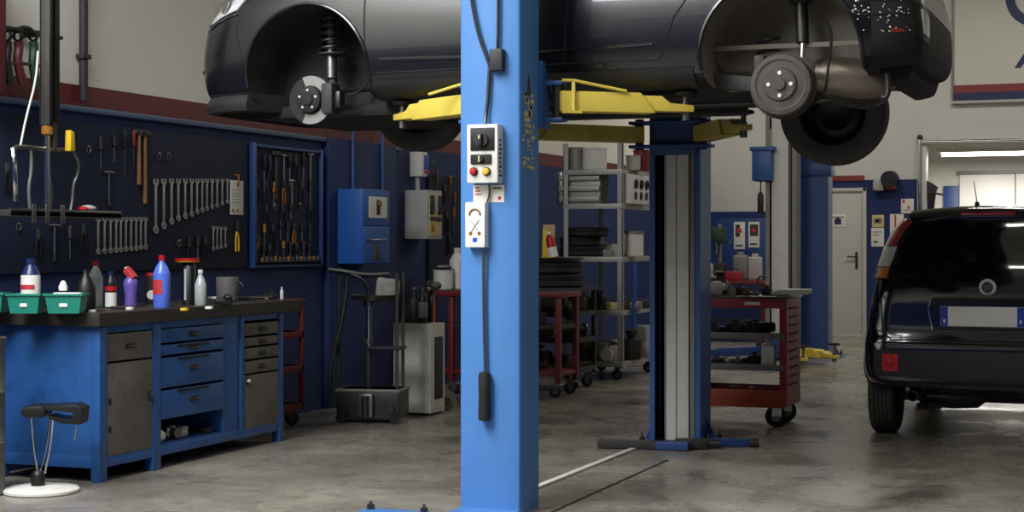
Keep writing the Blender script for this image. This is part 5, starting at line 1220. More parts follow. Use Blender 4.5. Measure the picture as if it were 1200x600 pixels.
tag(MB().cyl((XW+.05, (ya+yc)/2, zt_), (XW+.05, (ya+yc)/2, zb2), .02, 'grey_cabinet', n=10).build('conduit'), 'short grey conduit between the meter box and the electrical cabinet', 'conduit')
# ------------------------------------------------------------------ waste oil drainer stand with hose, in front of the blue cabinet
c = on_z(427, 496, 0); t = thing('oil_drainer', 'grey oil drainer with tray and post on a scuffed box tank', 'oil drainer', (c.x, c.y+.14, 0), TH*.5)
h_ = .245
b = MB(); b.bx(-.235, .235, -.15, .15, .03, h_, 'steel_dark', .02); b.bx(-.24, .24, -.155, .155, h_-.02, h_, 'skin_grey', .006); b.build('tank', t)
b = MB(); b.bx(-.06, .05, -.19, -.15, .05, h_-.03, 'steel', .01); b.cyl((-.005, -.18, .05), (-.005, -.18, .2), .03, 'steel_dark'); b.build('pump', t)
MB().cyl((.17, -.15, .11), (.17, -.17, .11), .035, 'steel_dark', n=18).build('gauge', t); MB().cyl((-.17, -.15, .09), (-.17, -.17, .09), .03, 'black', n=18).build('gauge', t)
for x in (-.2, .2): MB().cyl((x, -.13, .035), (x, -.16, .035), .035, 'rubber', n=16).build('wheel', t)
b = MB(); b.cyl((-.03, 0, h_), (-.03, 0, .90), .021, 'chrome'); b.cyl((-.03, 0, h_), (-.03, 0, .52), .03, 'steel_dark'); b.cyl((-.03, 0, .56), (-.03, 0, .60), .033, 'steel'); b.build('mast', t)
b = MB(); b.cyl((-.03, 0, .84), (-.03, 0, .90), .04, 'steel'); b.build('mast_collar', t)
b = MB(); b.lathe([(.001, .86), (.04, .865), (.17, .885), (.185, .92), (.178, .92), (.165, .892), (.001, .872)], (0.02, 0, 0), (0, 0, 1), 'steel_dark', 32); b.build('drain_tray', t)
b = MB(); b.bx(-.03, .23, -.10, .10, .525, .545, 'black', .004); b.build('shelf', t)
for (x, y) in ((.20, -.08), (.20, .1)): MB().cyl((x, y, h_), (x, y, 1.08), .012, 'steel', n=10).build('side_post', t)
c2 = Vector((-.22, .0, 0))
b = MB(); b.tube([(-.33, 0, 1.10), (-.2, 0, 1.085), (-.05, .02, 1.06), (.12, .04, 1.07)], .02, 'black', 8, 1); b.tube([(-.24, 0, 1.10), (-.19, 0, 1.08), (-.06, 0, 1.03), (-.03, 0, .92)], .014, 'black', 8, 1); b.build('swing_arm', t)
b = MB(); b.tube([(-.185, -.02, 1.05), (-.19, -.02, .97), (-.21, -.03, .8), (-.25, -.03, .62), (-.31, -.02, .44), (-.33, 0, .2), (-.28, 0, .12)], .017, 'steel_dark', 10, 2); b.build('suction_hose', t)
b = MB(); b.cyl((-.27, .03, h_), (-.26, .03, 1.06), .012, 'steel_dark'); b.build('hose_holder', t)
# bag on the tray
o = MB().box((0, 0, .075), (.17, .10, .15), 'cloth', .035, seg=3).box((.02, -.03, .05), (.10, .08, .10), 'cloth', .03, seg=3).box((-.05, 0, .13), (.06, .07, .05), 'cloth', .02).build('plastic_bag'); p = t.matrix_basis @ Vector((.10, .02, .888)); o.location = p; o.rotation_euler = (0, .08, .5); tag(o, 'crumpled white plastic bag lying in the oil drainer tray', 'bag')
# ------------------------------------------------------------------ white metal box
c = on_z(461, 486, 0); p = on_z(503, 485, 0); hB_ = (484-377)/FL*(c.y*CS-c.x*SN); w_ = .31
t = thing('metal_locker', 'stained white metal box cabinet standing beside the oil drainer', 'cabinet', (c.x+w_/2, c.y+.15, 0))
buildw(MB().bx(c.x, c.x+w_, c.y, c.y+.26, .02, hB_, 'white_dirty', .006), 'cabinet_body', t)
buildw(MB().bx(c.x+w_, c.x+w_+.006, c.y+.03, c.y+.24, .05, hB_-.03, 'white_dirty', .002), 'door', t)
b = MB(); b.bx(c.x+w_+.004, c.x+w_+.012, c.y+.05, c.y+.2, .12, hB_-.1, 'wood_dark', .004); buildw(b, 'rust_streak', t)
b = MB()
for q in range(3): b.cyl((c.x+.17, c.y, hB_-.15-.05*q), (c.x+.17, c.y-.003, hB_-.15-.05*q), .012, 'iron', n=10)
for q in range(4): b.cyl((c.x+.02+.05*q, c.y, .1+.02*q), (c.x+.02+.05*q, c.y-.002, .1+.02*q), .008, 'iron', n=8)
b.bm.free()
for x in (c.x+.02, c.x+w_-.05): buildw(MB().bx(x, x+.03, c.y+.02, c.y+.24, 0, .02, 'iron'), 'foot', t)
WX, WY, WZ = c.x, c.y, hB_
bl = [(480, 'jack', 'dark bottle jack standing on the white metal box'), (491, 'iron', 'grey casting on the white metal box'), (470, 'iron', 'small dark casting at the near edge of the white metal box')]
bottle('spray_bottle', 'dark spray bottle with a grey label on the white metal box', WX+.2, WY+.1, WZ, .035, .27, 'black', 'steel', .35, 'skin_grey')
t = thing('bottle_jack', 'dark bottle jack standing on the white metal box', 'jack', (WX+.11, WY+.14, WZ)); MB().box((0, 0, .015), (.10, .10, .03), 'iron', .008).lathe([(.04, .03), (.042, .17), (.03, .19), (.02, .19), (.02, .25), (.001, .25)], (0, 0, 0), (0, 0, 1), 'iron', 18).build('jack_body', t); MB().cyl((.03, -.02, .05), (.07, -.05, .2), .012, 'steel_dark').build('pump_lever', t); MB().lathe([(.03, .25), (.03, .27), (.001, .27)], (0, 0, 0), (0, 0, 1), 'steel', 16).build('saddle', t)
blob_part('metal_casting', 'small dark casting at the near corner of the white metal box', 'metal part', WX+.05, WY+.07, WZ, .055, 'iron', 3)
t = thing('hand_drill', 'dark hand drill lying over the white metal box beside the bottle jack', 'drill', (WX+.22, WY+.19, WZ)); MB().cyl((0, 0, .26), (0, .14, .28), .032, 'iron', n=16).build('motor', t); MB().beam((0, .03, .25), (.0, .0, .0), .035, .045, 'black', .01).build('handle', t); MB().cyl((0, 0, .26), (0, -.06, .25), .016, 'steel').build('chuck', t)
# ------------------------------------------------------------------ dark red work table behind the blue post
x0, x1, y0, y1, h = -5.78, -4.60, 13.07, 13.55, .885
t = thing('work_table', 'dark red steel work table on castors, half behind the bright blue post', 'table', ((x0+x1)/2, (y0+y1)/2, 0))
pw = .045
for i, x in enumerate((x0, x0+.17, x1-pw)):
    for y in (y0, y1-pw): buildw(MB().bx(x, x+pw, y, y+pw, .12, h-.04, 'old_red' if i else 'cart_rust', .005), 'leg', t)
buildw(MB().bx(x0-.02, x1+.02, y0-.02, y1+.02, h-.045, h, 'old_red', .006), 'top', t); buildw(MB().bx(x0, x1, y0, y1, h, h+.006, 'steel_dark'), 'top_sheet', t)
for z, m in ((.59, 'iron'), (.20, 'old_red')): buildw(MB().bx(x0+.03, x1-.01, y0+.01, y1-.01, z-.02, z+.015, m, .004), 'shelf', t)
for x in (x0+.22, x1-.04):
    for y in (y0+.05, y1-.05): caster(t, (x-t.location.x, y-t.location.y, .12), .05, 'steel', .5)
t = thing('head_lamp', 'round lamp with a cream lens on the floor under the red work table', 'lamp', tuple(on_z(523, 481, .0)), TH)
MB().lathe([(.001, .10), (.05, .09), (.078, .02), (.08, 0), (.074, -.006), (.07, 0)], (0, .02, .082), (0, 1, 0), 'chrome', 24).build('reflector', t); MB().lathe([(.074, 0), (.05, -.02), (.001, -.028)], (0, .02, .082), (0, 1, 0), 'cloth', 24).build('lens', t); MB().lathe([(.03, -.03), (.001, -.034)], (0, .02, .075), (0, 1, 0), 'orange_wood', 16).build('bulb_cap', t)
rng = random.Random(8)
items = [('tub', 521, 'white_dirty'), ('iron', 512, 'iron'), ('iron', 530, 'steel_dark'), ('jug', 535, 'white_paint')]
def on_table(px, y=13.25): return on_y(px, 300, y).x
cup('plastic_tub', 'dirty pale tub with a cable coil in it on the red work table', 'tub', on_table(521), 13.22, h+.006, .085, .17, 'white_dirty')
b = MB()
for k in range(3): b.lathe([(.055+.004*k, -.006), (.064+.004*k, 0), (.055+.004*k, .006), (.048, 0)], (0, 0, .01+.014*k), (.15*k-.15, .1, 1), 'steel_dark' if k != 1 else 'white_plastic', 22, close=True)
o = b.build('cable_coil'); o.location = (on_table(522), 13.22, h+.178); tag(o, 'coil of grey and white cable on top of the dirty pale tub', 'cable coil')
blob_part('metal_casting', 'dark pump casting on the red work table beside the tub', 'metal part', on_table(509), 13.2, h+.006, .10, 'iron', 12)
blob_part('metal_casting', 'rusty gear casting on the red work table behind the tub', 'metal part', on_table(514), 13.42, h+.006, .15, 'cart_rust', 15)
t = bottle('canister', 'tall white canister on the red work table against the blue post', on_table(536, 13.38), 13.38, h+.006, .07, .36, 'white_paint', 'white_dirty', .3, None, 'canister')
blob_part('metal_casting', 'dark bracket casting on the middle shelf of the red work table', 'metal part', x1-.25, y0+.15, .605, .11, 'iron', 17)
blob_part('metal_casting', 'grey casting on the bottom shelf of the red work table', 'metal part', x1-.3, y0+.18, .215, .13, 'steel_dark', 18)
# tool panel on the wall above it
p, q = wall(500, 200), wall(545, 300)
t = thing('tool_board', 'dark tool board on the wall past the electrical cabinet', 'tool board', (XW, (p.y+q.y)/2, .95)); buildw(MB().bx(XW+.002, XW+.02, p.y, q.y, .95, 1.9, 'peg'), 'perforated_panel', t)
for i, (px, py) in enumerate(((512, 200), (521, 215), (528, 205), (524, 246), (532, 243), (526, 272), (533, 225))):
    o = (pliers(.2, 'black') if i % 2 else screwdriver(.24, 'amber')).build('pliers' if i % 2 else 'screwdriver'); place_wall(o, px, py); tag(o, f"{ORD[i]} tool on the wall board past the electrical cabinet, reading towards the post", 'hand tool', 'tools past the electrical cabinet')
# ------------------------------------------------------------------ dark trolley with tyre and tray behind the red table
x0, x1, y0, y1, h = -5.32, -4.68, 13.78, 14.28, .90
DT = open_trolley('shelf_trolley', 'dark iron shelf trolley loaded with car parts behind the red work table', x0, x1, y0, y1, h, 'iron', [.19, .45, .68], top='iron', post=.035)
for i, (z, x, y, s, m, lab) in enumerate(((.68, -4.80, 13.9, .09, 'steel', 'bright valve housing on the top shelf of the iron trolley'), (.68, -5.0, 13.95, .11, 'iron', 'dark housing on the top shelf of the iron trolley'), (.45, -4.82, 13.95, .11, 'steel_dark', 'grey housing on the middle shelf of the iron trolley'), (.45, -5.05, 13.9, .10, 'iron', 'black bracket on the middle shelf of the iron trolley'), (.19, -4.85, 13.92, .13, 'steel_dark', 'heavy grey casting at the bottom of the iron trolley'), (.19, -5.1, 13.95, .12, 'iron', 'heavy black casting at the bottom of the iron trolley'))): blob_part('metal_casting', lab, 'metal part', x, y, z, s*1.25, m, 60+i)
tyre('tyre', 'lower black tyre lying on the iron trolley', -5.0, 14.02, .90, .27, .12); tyre('tyre', 'upper black tyre lying on another tyre under a grey tray', -5.0, 14.02, 1.02, .26, .11)
t = thing('drip_tray', 'shallow grey tray lying on the two stacked tyres', 'tray', (-5.0, 14.0, 1.13)); MB().lathe([(.001, 0), (.25, 0), (.29, .035), (.28, .035), (.24, .008), (.001, .008)], (0, 0, 0), (0, 0, 1), 'steel', 36).build('tray_pan', t)
def dt(px, y=13.95): return on_y(px, 280, y).x
bo = bottle('spray_can', 'red spray can leaning in the grey tray beside yellow cloth', dt(652), 13.9, 1.14, .04, .26, 'red', 'white_plastic', .25, 'white_plastic', 'spray can', lz=(.15, .3)); bo.rotation_euler = (0, -.22, 0)
o = MB().prism([(-.05, 0, 0), (.05, 0, 0), (.045, .01, .2), (.0, .02, .26), (-.05, .02, .28)], (0, .03, 0), 'yellow_bright', .008).build('dust_cloth'); o.location = (dt(641), 13.95, 1.14); tag(o, 'limp yellow cloth hanging beside the red spray can', 'cloth')
o = MB().box((0, 0, .17), (.11, .012, .30), 'cardboard', .003).build('cardboard_sheet'); o.location = (dt(639), 14.03, 1.14); o.rotation_euler = (-.08, 0, .1); tag(o, 'pale cardboard sheet standing behind the yellow cloth', 'cardboard')
# ------------------------------------------------------------------ tall grey steel rack on castors
p = on_z(727, 446, 0); RX1, RY0 = p.x+.02, p.y; RX0 = on_y(660, 300, RY0).x; RY1 = RY0+1.15
RK = thing('storage_rack', 'tall grey steel rack on castors stacked with engine parts', 'rack', ((RX0+RX1)/2, (RY0+RY1)/2, 0))
ht = 2.24
for x in (RX0, RX1-.05):
    for y in (RY0, RY1-.05):
        b = MB(); b.bx(x, x+.05, y, y+.006, .12, ht, 'alu').bx(x if x == RX0 else x+.044, (x if x == RX0 else x+.044)+.006, y, y+.05, .12, ht, 'alu')
        o = buildw(b, 'upright', RK)
        if y == RY0:
            b = MB()
            z = .2
            while z < ht-.05: b.box((x+.025, y-.001, z), (.012, .003, .022), 'black_matt'); z += .1
            b.bm.free()
RZ = [.175, .66, 1.165, 1.665, 1.99]
for z in RZ:
    b = MB(); b.bx(RX0, RX1, RY0, RY1, z-.008, z, 'alu'); b.bx(RX0, RX1, RY0-.002, RY0+.004, z-.05, z, 'alu', .002).bx(RX1-.004, RX1+.002, RY0, RY1, z-.05, z, 'alu', .002)
    buildw(b, 'shelf', RK)
for x in (RX0+.05, RX1-.05):
    for y in (RY0+.06, RY1-.06): caster(RK, (x-RK.location.x, y-RK.location.y, .125), .05, 'iron', .3)
def rk(px, y): return on_y(px, 300, y).x
# engine block with ribs and manifold on the upper shelf
c = Vector((rk(690, RY0+.2), RY0+.2, 1.665)); t = thing('engine_block', 'pale ribbed engine block lying on the rack under the pots', 'engine', c)
b = MB(); b.bx(-.24, .16, -.13, .14, 0, .30, 'alu', .015); b.build('block_casting', t)
for k in range(3): MB().bx(-.25, .16, -.165, -.13, .02+.10*k, .075+.10*k, 'alu', .02).build('cooling_rib', t)
MB().bx(-.27, -.22, -.15, .15, 0, .31, 'steel', .01).build('end_flange', t)
c = Vector((rk(742, RY0+.35), RY0+.35, 1.665)); t = thing('cylinder_head', 'white cylinder head with round ports at the aisle side of the rack', 'engine part', c)
MB().bx(-.06, .06, -.24, .35, 0, .28, 'white_dirty', .012).build('head_casting', t)
for k in range(3):
    MB().lathe([(.028, 0), (.046, 0), (.046, .014), (.028, .014)], (.062, -.12+.18*k, .19), (1, 0, 0), 'black', 18, close=True).build('port_ring', t); MB().cyl((.06, -.12+.18*k, .08), (.068, -.12+.18*k, .08), .04, 'black').build('port_hole', t)
for i, (px, dy, r, hh, m, lab) in enumerate(((676, .15, .085, .22, 'skin_grey', 'dark grey paint pot on the top rack shelf by the wall end'), (697, .15, .115, .21, 'white_dirty', 'wide pale pot with a wire rim on the top rack shelf'), (742, .3, .07, .14, 'cloth', 'small pale jar on the top rack shelf at the aisle side'), (752, .45, .08, .2, 'old_red', 'dark red tin on the top rack shelf at the aisle side'))): cup('paint_pot', lab, 'pot', rk(px, RY0+dy), RY0+dy, 1.99, r, hh, m, 'pots on the top rack shelf')
# middle shelf: black intake castings, grey boxes and tub
for i, (px, dy, z, R, w, lab) in enumerate(((682, .22, 1.165, .22, .10, 'flat black pulley lying low on the middle rack shelf'), (680, .24, 1.265, .20, .09, 'flat black pulley lying on another pulley on the middle rack shelf'), (688, .22, 1.355, .21, .09, 'topmost black pulley of the stack on the middle rack shelf'))): tyre('rubber_pulley', lab, rk(px, RY0+dy), RY0+dy, z, R, w, None, 'rubber', cat='pulley')
blob_part('metal_casting', 'small pale lever casting between pulleys and rack post', 'metal part', rk(713, RY0+.12), RY0+.12, 1.165, .09, 'skin_grey', 70)
cup('plastic_tub', 'pale plastic tub on the middle rack shelf at the aisle side', 'tub', rk(742, RY0+.3), RY0+.3, 1.165, .10, .24, 'white_dirty', rim='skin_grey')
blob_part('metal_casting', 'copper toned casting beside the pale tub on the middle rack shelf', 'metal part', rk(730, RY0+.18), RY0+.18, 1.165, .07, 'orange_wood', 71)
o = MB().box((0, 0, .06), (.22, .16, .12), 'grey_cabinet', .008).build('carton'); o.location = (rk(708, RY0+.5), RY0+.5, 1.165+.0); tag(o, 'flat grey carton at the back of the middle rack shelf', 'box')
# shelves below
for i, (px, dy, z, s, m, lab) in enumerate(((668, .15, .66, .12, 'iron', 'dark starter casting on the rack shelf behind the iron trolley'), (686, .15, .66, .13, 'skin_grey', 'dull alternator casting on the lower middle rack shelf'), (703, .13, .66, .14, 'steel_dark', 'toothed housing on the lower middle rack shelf'), (716, .15, .66, .10, 'decal', 'brassy fitting on the lower middle rack shelf near the post'), (741, .3, .66, .12, 'skin_grey', 'light casting on the lower middle rack shelf at the aisle side'), (752, .5, .66, .13, 'iron', 'dark casting on the lower middle rack shelf at the aisle corner'), (690, .15, .175, .15, 'iron', 'dark gearbox casting on the bottom rack shelf'), (706, .13, .175, .15, 'skin_grey', 'pale gearbox bell on the bottom rack shelf'), (720, .18, .175, .12, 'white_dirty', 'whitish casting on the bottom rack shelf by the corner post'), (740, .35, .175, .16, 'wood_dark', 'brown casting on the bottom rack shelf at the aisle side'))): blob_part('metal_casting', lab, 'metal part', rk(px, RY0+dy), RY0+dy, z, s*1.25, m, 80+i, None)
o = MB().lathe([(.001, -.02), (.06, -.02), (.065, 0), (.06, .02), (.001, .02)], (0, 0, .066), (.2, 1, 0), 'white_plastic', 24).build('filter_disc'); o.location = (rk(711, RY0+.03), RY0+.03, .175); tag(o, 'round white filter standing at the front of the bottom rack shelf', 'filter')
o = MB().box((0, 0, .16), (.18, .05, .32), 'sign_white', .008).build('carton'); o.location = (rk(752, RY0+.6), RY0+.6, .175); tag(o, 'tall pale carton on the bottom rack shelf at the aisle side', 'box')
b = MB(); b.tube([(0, 0, 0), (.01, -.01, -.2), (-.005, 0, -.45), (.005, 0, -.62)], .025, 'post_blue', 8, 2); o = b.build('hanging_strap'); o.location = (RX1+.04, RY0+.25, 1.10); tag(o, 'blue strap hanging down the aisle side of the rack', 'strap')
# ------------------------------------------------------------------ red tool cart beside the far lift post
x1 = on_z(912, 500, 0).x+.07; y0 = on_z(912, 500, 0).y-.06; x0 = x1-.80; y1 = y0+.50; h = .92
t = TC = thing('tool_cart', 'bright red tool cart with open shelves and a slotted side, by the far lift post', 'tool cart', ((x0+x1)/2, (y0+y1)/2, 0))
def zc(py, px=890): return on_y(px, py, y0).z
pw = .05; zb = zc(476); 
for x in (x0, x1-pw):
    for y in (y0, y1-pw): buildw(MB().bx(x, x+pw, y, y+pw, zb, h-.01, 'cart_red', .005), 'corner_post', t)
b = MB(); b.bx(x0-.01, x1+.01, y0-.01, y1+.01, h-.02, h, 'steel_dark', .006); b.bx(x0, x1, y0-.008, y0+.02, h-.085, h-.02, 'cart_red', .005); buildw(b, 'top', t)
b = MB(); b.box(((x0+x1)/2+.16, y0-.009, h-.052), (.11, .002, .022), 'white_plastic', .001); buildw(b, 'maker_plate', t)
for z in (zc(393), zc(430)):
    b = MB(); b.bx(x0+.01, x1-.01, y0+.01, y1-.01, z-.006, z, 'steel_dark'); b.bx(x0+.01, x1-.01, y0+.0, y0+.014, z-.028, z+.018, 'skin_grey', .004); buildw(b, 'shelf', t)
b = MB(); b.bx(x0, x1, y0, y1, zb, zb+.012, 'cart_red'); b.bx(x0, x1-.01, y0-.006, y0+.014, zb-.01, zc(457), 'cart_rust', .005); b.bx(x0, x1, y1-.012, y1, zb, zc(457), 'cart_red', .004); buildw(b, 'bottom_tray', t)
for xs_ in (x1-.008, x0):
    b = MB(); b.bx(xs_, xs_+.008, y0+.03, y1-.03, zb, h-.02, 'cart_red'); o = buildw(b, 'side_panel', t)
    b = MB()
    for k in range(10): b.bx(xs_-.004, xs_+.012, y0+.09, y1-.09, zb+.14+.06*k, zb+.155+.06*k, 'black_matt', .003)
    s_ = buildw(b, 'side_slots', o)
for x in (x0+.07, x1-.07):
    for y in (y0+.06, y1-.07):
        caster(t, (x-t.location.x, y-t.location.y, zb), .075, 'chrome', .55)
def cx(px, y=None): return on_y(px, 380, y or y0+.12).x
# what lies on it
p = cx(906), cx(947)
t = thing('plastic_tray', 'long flat white plastic tray overhanging the end of the red tool cart', 'tray', ((p[0]+p[1])/2, y0+.16, h)); l = (p[1]-p[0])
MB().prism([(-l/2, -.07, 0), (l/2, -.07, .012), (l/2+.01, -.07, .05), (-l/2+.05, -.07, .05), (-l/2-.02, -.07, .025)], (0, .16, 0), 'white_plastic', .012).build('tray_body', t); MB().bx(-.05, l/2-.01, -.06, .06, -.04, .012, 'white_plastic', .01).build('tray_foot', t) if False else None
items = [(834, .10, .11, 'white_dirty', 'pale upright casting at the post end of the red cart top'), (846, .18, .08, 'iron', 'dark fitting on the red cart top beside the pale casting'), (857, .10, .06, 'skin_grey', 'small grey fitting on the red cart top'), (866, .2, .07, 'iron', 'black bracket on the red cart top behind the small grey fitting'), (875, .1, .05, 'orange_wood', 'little brassy fitting on the red cart top'), (884, .15, .05, 'steel', 'bright little fitting on the red cart top'), (899, .22, .06, 'iron', 'dark knob fitting by the white tray on the red cart top')]
for i, (px, dy, s, m, lab) in enumerate(items): blob_part('metal_casting', lab, 'metal part', cx(px, y0+dy), y0+dy, h, s, m, 110+i)
o = MB().tube([(0, 0, 0), (0, 0, .10), (.02, 0, .135), (.06, 0, .14), (.07, 0, .12)], .008, 'skin_grey', 8, 2).cyl((0, 0, 0), (0, 0, .012), .02, 'iron').build('bent_pipe'); o.location = (cx(887, y0+.25), y0+.25, h); tag(o, 'thin bent pipe standing up on the red cart top', 'pipe')
rng = random.Random(77)
for si, (z, nm, n) in enumerate(((zc(393), 'upper open shelf', 8), (zc(430), 'lower open shelf', 7), (zb+.012, 'bottom tray', 6))):
    for i in range(n):
        px = 832+(898-832)*(i+.5)/n; y = y0+.10+.07*((i*2) % 3)
        m = rng.choice(['iron', 'skin_grey', 'steel_dark', 'steel', 'iron', 'orange_wood' if si == 2 else 'iron'])
        if si == 1 and i == n-1:
            o = MB().box((0, 0, .075), (.10, .08, .15), 'white_plastic', .02).cyl((0, 0, .14), (0, 0, .17), .02, 'white_plastic').build('plastic_jug'); o.location = (cx(901, y), y, z); tag(o, 'white plastic jug on the lower open shelf of the red cart', 'jug'); continue
        blob_part('metal_casting', f'{ORD[i]} part from the lift post along the {nm} of the red cart', 'metal part', cx(px, y), y, z, rng.uniform(.06, .095), m, 200+si*20+i, f'parts on the {nm} of the red cart')
# ------------------------------------------------------------------ corner bench and tool panel at the back wall
YP = YB-.03
def bw(px, py, y=YB): return on_y(px, py, y)
p, q = bw(829, 256, YP), bw(898, 330, YP)
t = thing('tool_board', 'dark blue board with tools and posters on the back wall left of the grey lift post', 'tool board', ((p.x+q.x)/2, YB, q.z)); t['label'] = 'dark blue board with tools and posters on the back wall behind the red cart'
buildw(MB().bx(p.x, q.x, YP, YB, q.z, p.z, 'dark_blue', .004), 'board_panel', t)
for i, (px0, py0, px1, py1, m, lab) in enumerate(((860, 260, 873, 292, 'paper', 'calendar sheet with a dark picture on the rear tool board'), (877, 260, 890, 290, 'paper', 'calendar sheet with a red patch on the rear tool board, nearer the grey lift post'))):
    a_, c_ = bw(px0, py0, YP-.004), bw(px1, py1, YP-.004); tt = thing('calendar', lab, 'calendar', ((a_.x+c_.x)/2, YP, c_.z)); buildw(MB().bx(a_.x, c_.x, YP-.006, YP-.001, c_.z, a_.z, 'paper', .001), 'sheet', tt)
    b = MB(); w_, h_ = c_.x-a_.x, a_.z-c_.z; b.bx(a_.x+.15*w_, c_.x-.45*w_ if i == 0 else c_.x-.1*w_, YP-.008, YP-.006, c_.z+.45*h_, a_.z-.1*h_, 'label_ink'); b.bx(a_.x+.3*w_, c_.x-.3*w_, YP-.009, YP-.008, c_.z+.6*h_, c_.z+.75*h_, 'red_label'); b.bx(a_.x+.15*w_, c_.x-.2*w_, YP-.008, YP-.006, c_.z+.1*h_, c_.z+.16*h_, 'label_ink')
    buildw(b, 'printed_picture', tt)
# red bench there
yb0 = 21.2; p, q = on_y(812, 330, yb0), on_y(899, 440, yb0)
t = thing('work_table', 'dark red work table at the back wall behind the red tool cart', 'table', ((p.x+q.x)/2, yb0+.35, 0)); hz = .80
buildw(MB().bx(p.x, q.x, yb0, yb0+.7, hz-.05, hz, 'old_red', .006), 'top', t)
for x in (p.x+.02, q.x-.08):
    for y in (yb0+.02, yb0+.62): buildw(MB().bx(x, x+.06, y, y+.06, 0, hz-.05, 'old_red', .005), 'leg', t)
buildw(MB().bx(p.x+.04, q.x-.04, yb0+.04, yb0+.66, .25, .28, 'iron'), 'shelf', t)
def tb(px, y=yb0+.3): return on_y(px, 300, y).x
t = thing('bench_vise', 'dark bench vise on the rear red table', 'vise', (tb(846), yb0+.25, hz)); MB().box((0, 0, .05), (.16, .16, .10), 'iron', .02).box((0, .03, .16), (.14, .10, .14), 'iron', .02).build('vise_body', t); MB().box((0, -.11, .16), (.14, .06, .14), 'iron', .015).cyl((0, -.12, .12), (0, -.3, .12), .02, 'steel').build('moving_jaw', t); MB().cyl((-.11, -.29, .12), (.11, -.29, .12), .010, 'steel').build('screw_bar', t)
t = thing('drill_stand', 'tall drill stand on the rear red table under the calendar sheets', 'drill', (tb(838), yb0+.45, hz)); MB().cyl((0, .1, 0), (0, .1, .75), .03, 'skin_grey').build('stand_pillar', t); MB().box((0, .0, .01), (.26, .34, .03), 'iron', .008).build('base', t); MB().box((0, .02, .6), (.16, .30, .2), 'green_dark', .03).cyl((0, -.08, .5), (0, -.08, .34), .025, 'steel').build('drill_head', t); MB().tube([(.08, -.02, .58), (.18, -.08, .52), (.2, -.12, .48)], .01, 'steel', 8, 1).build('feed_lever', t)
for i, (px, w_, hh, m, nm, lab, cat) in enumerate(((868, .20, .33, 'skin_grey', 'paper_sack', 'grey paper sack on the rear red table', 'sack'), (885, .18, .31, 'cloth', 'paper_sack', 'second pale sack on the rear red table by the grey lift post', 'sack'), (860, .22, .12, 'cart_red', 'tool_case', 'red tool case lying in front of the pale sacks', 'tool case'), (829, .16, .22, 'cloth', 'plastic_bag', 'white bag on the rear red table near the lift post edge', 'bag'))):
    y = yb0+(.15 if nm == 'tool_case' else .42)
    b = MB(); b.box((0, 0, hh/2), (w_, w_*.6, hh), m, .03 if nm != 'tool_case' else .012, seg=3)
    if nm == 'tool_case': b.tube([(-.05, 0, hh), (-.05, 0, hh+.04), (.05, 0, hh+.04), (.05, 0, hh)], .008, 'black', 6, 1)
    else: b.box((0, 0, hh+.01), (w_*.5, w_*.3, .06), m, .02)
    o = b.build(nm); o.location = (tb(px, y), y, hz); tag(o, lab, cat)
# ------------------------------------------------------------------ back wall fittings
def sheet(name, label, cat, px0, py0, px1, py1, m='paper', lines=None, th=.006, y=YB):
    a_, c_ = on_y(px0, py0, y), on_y(px1, py1, y); t = thing(name, label, cat, ((a_.x+c_.x)/2, y, c_.z)); buildw(MB().bx(a_.x, c_.x, y-th, y-.0005, c_.z, a_.z, m, .001), 'sheet', t)
    if lines:
        b = MB(); w_, h_ = c_.x-a_.x, a_.z-c_.z
        for (u0, v0, u1, v1, mm) in lines: b.bx(a_.x+u0*w_, a_.x+u1*w_, y-th-.002, y-th, c_.z+v0*h_, c_.z+v1*h_, mm)
        buildw(b, 'printed_lines', t)
    return t
yl = YB+.0
sheet('door_sign', 'small white sign with a dark pictogram on the pale door', 'sign', 973, 251, 991, 266, 'paper', [(.28, .2, .72, .62, 'sign_navy'), (.1, .7, .9, .82, 'skin_grey'), (.38, .62, .62, .72, 'sign_navy')], .008, YB)
sheet('notice_sheet', 'upper of two paper notices pinned beside the pale door', 'notice', 1022, 252, 1036, 266, 'decal', [(.15, .3, .85, .75, 'skin_grey'), (.3, .4, .6, .6, 'label_ink')])
sheet('notice_sheet', 'lower white notice pinned beside the pale door', 'notice', 1021, 267, 1036, 289, 'paper', [(.15, .75, .8, .8, 'skin_grey'), (.15, .6, .6, .65, 'skin_grey'), (.2, .2, .5, .3, 'label_ink')])
sheet('notice_sheet', 'white notice with a red thermometer stripe, half behind the parked car', 'notice', 1043, 251, 1059, 288, 'paper', [(.34, .42, .46, .98, 'red'), (.28, .38, .55, .52, 'red')])
sheet('notice_sheet', 'white notice with red stamp hung high near the gateway post', 'notice', 1056, 233, 1071, 250, 'paper', [(.1, .7, .3, .95, 'red_label'), (.5, .3, .65, .5, 'red'), (.15, .2, .8, .25, 'skin_grey')])
sheet('wall_plate', 'long thin rusty red plate above the pale door', 'plate', 975, 206, 1013, 212, 'sign_red', None, .02)
a_, c_ = on_y(1036, 203, YB), on_y(1051, 222, YB)
t = thing('wall_bell', 'dark hooded bell box on the blue wall near the gateway', 'bell', ((a_.x+c_.x)/2, YB, c_.z)); buildw(MB().bx(a_.x+.03, c_.x, YB-.13, YB, c_.z, a_.z-.05, 'cart_rust', .02), 'bell_case', t)
b = MB(); xm = (a_.x+c_.x)/2; b.lathe([(.10, -.16), (.115, -.16), (.125, 0), (.001, .0)], (xm, YB, a_.z-.09), (0, 1, 0), 'black', 24); buildw(b, 'hood', t)
a_, c_ = on_y(1024, 211, YB), on_y(1037, 224, YB); b = MB(); b.box(((a_.x+c_.x)/2, YB-.06, (a_.z+c_.z)/2), (c_.x-a_.x, .11, a_.z-c_.z), 'cloth', .035, seg=3); o = b.build('plastic_bag'); tag(o, 'white crumpled bag hanging next to the hooded bell box', 'bag')
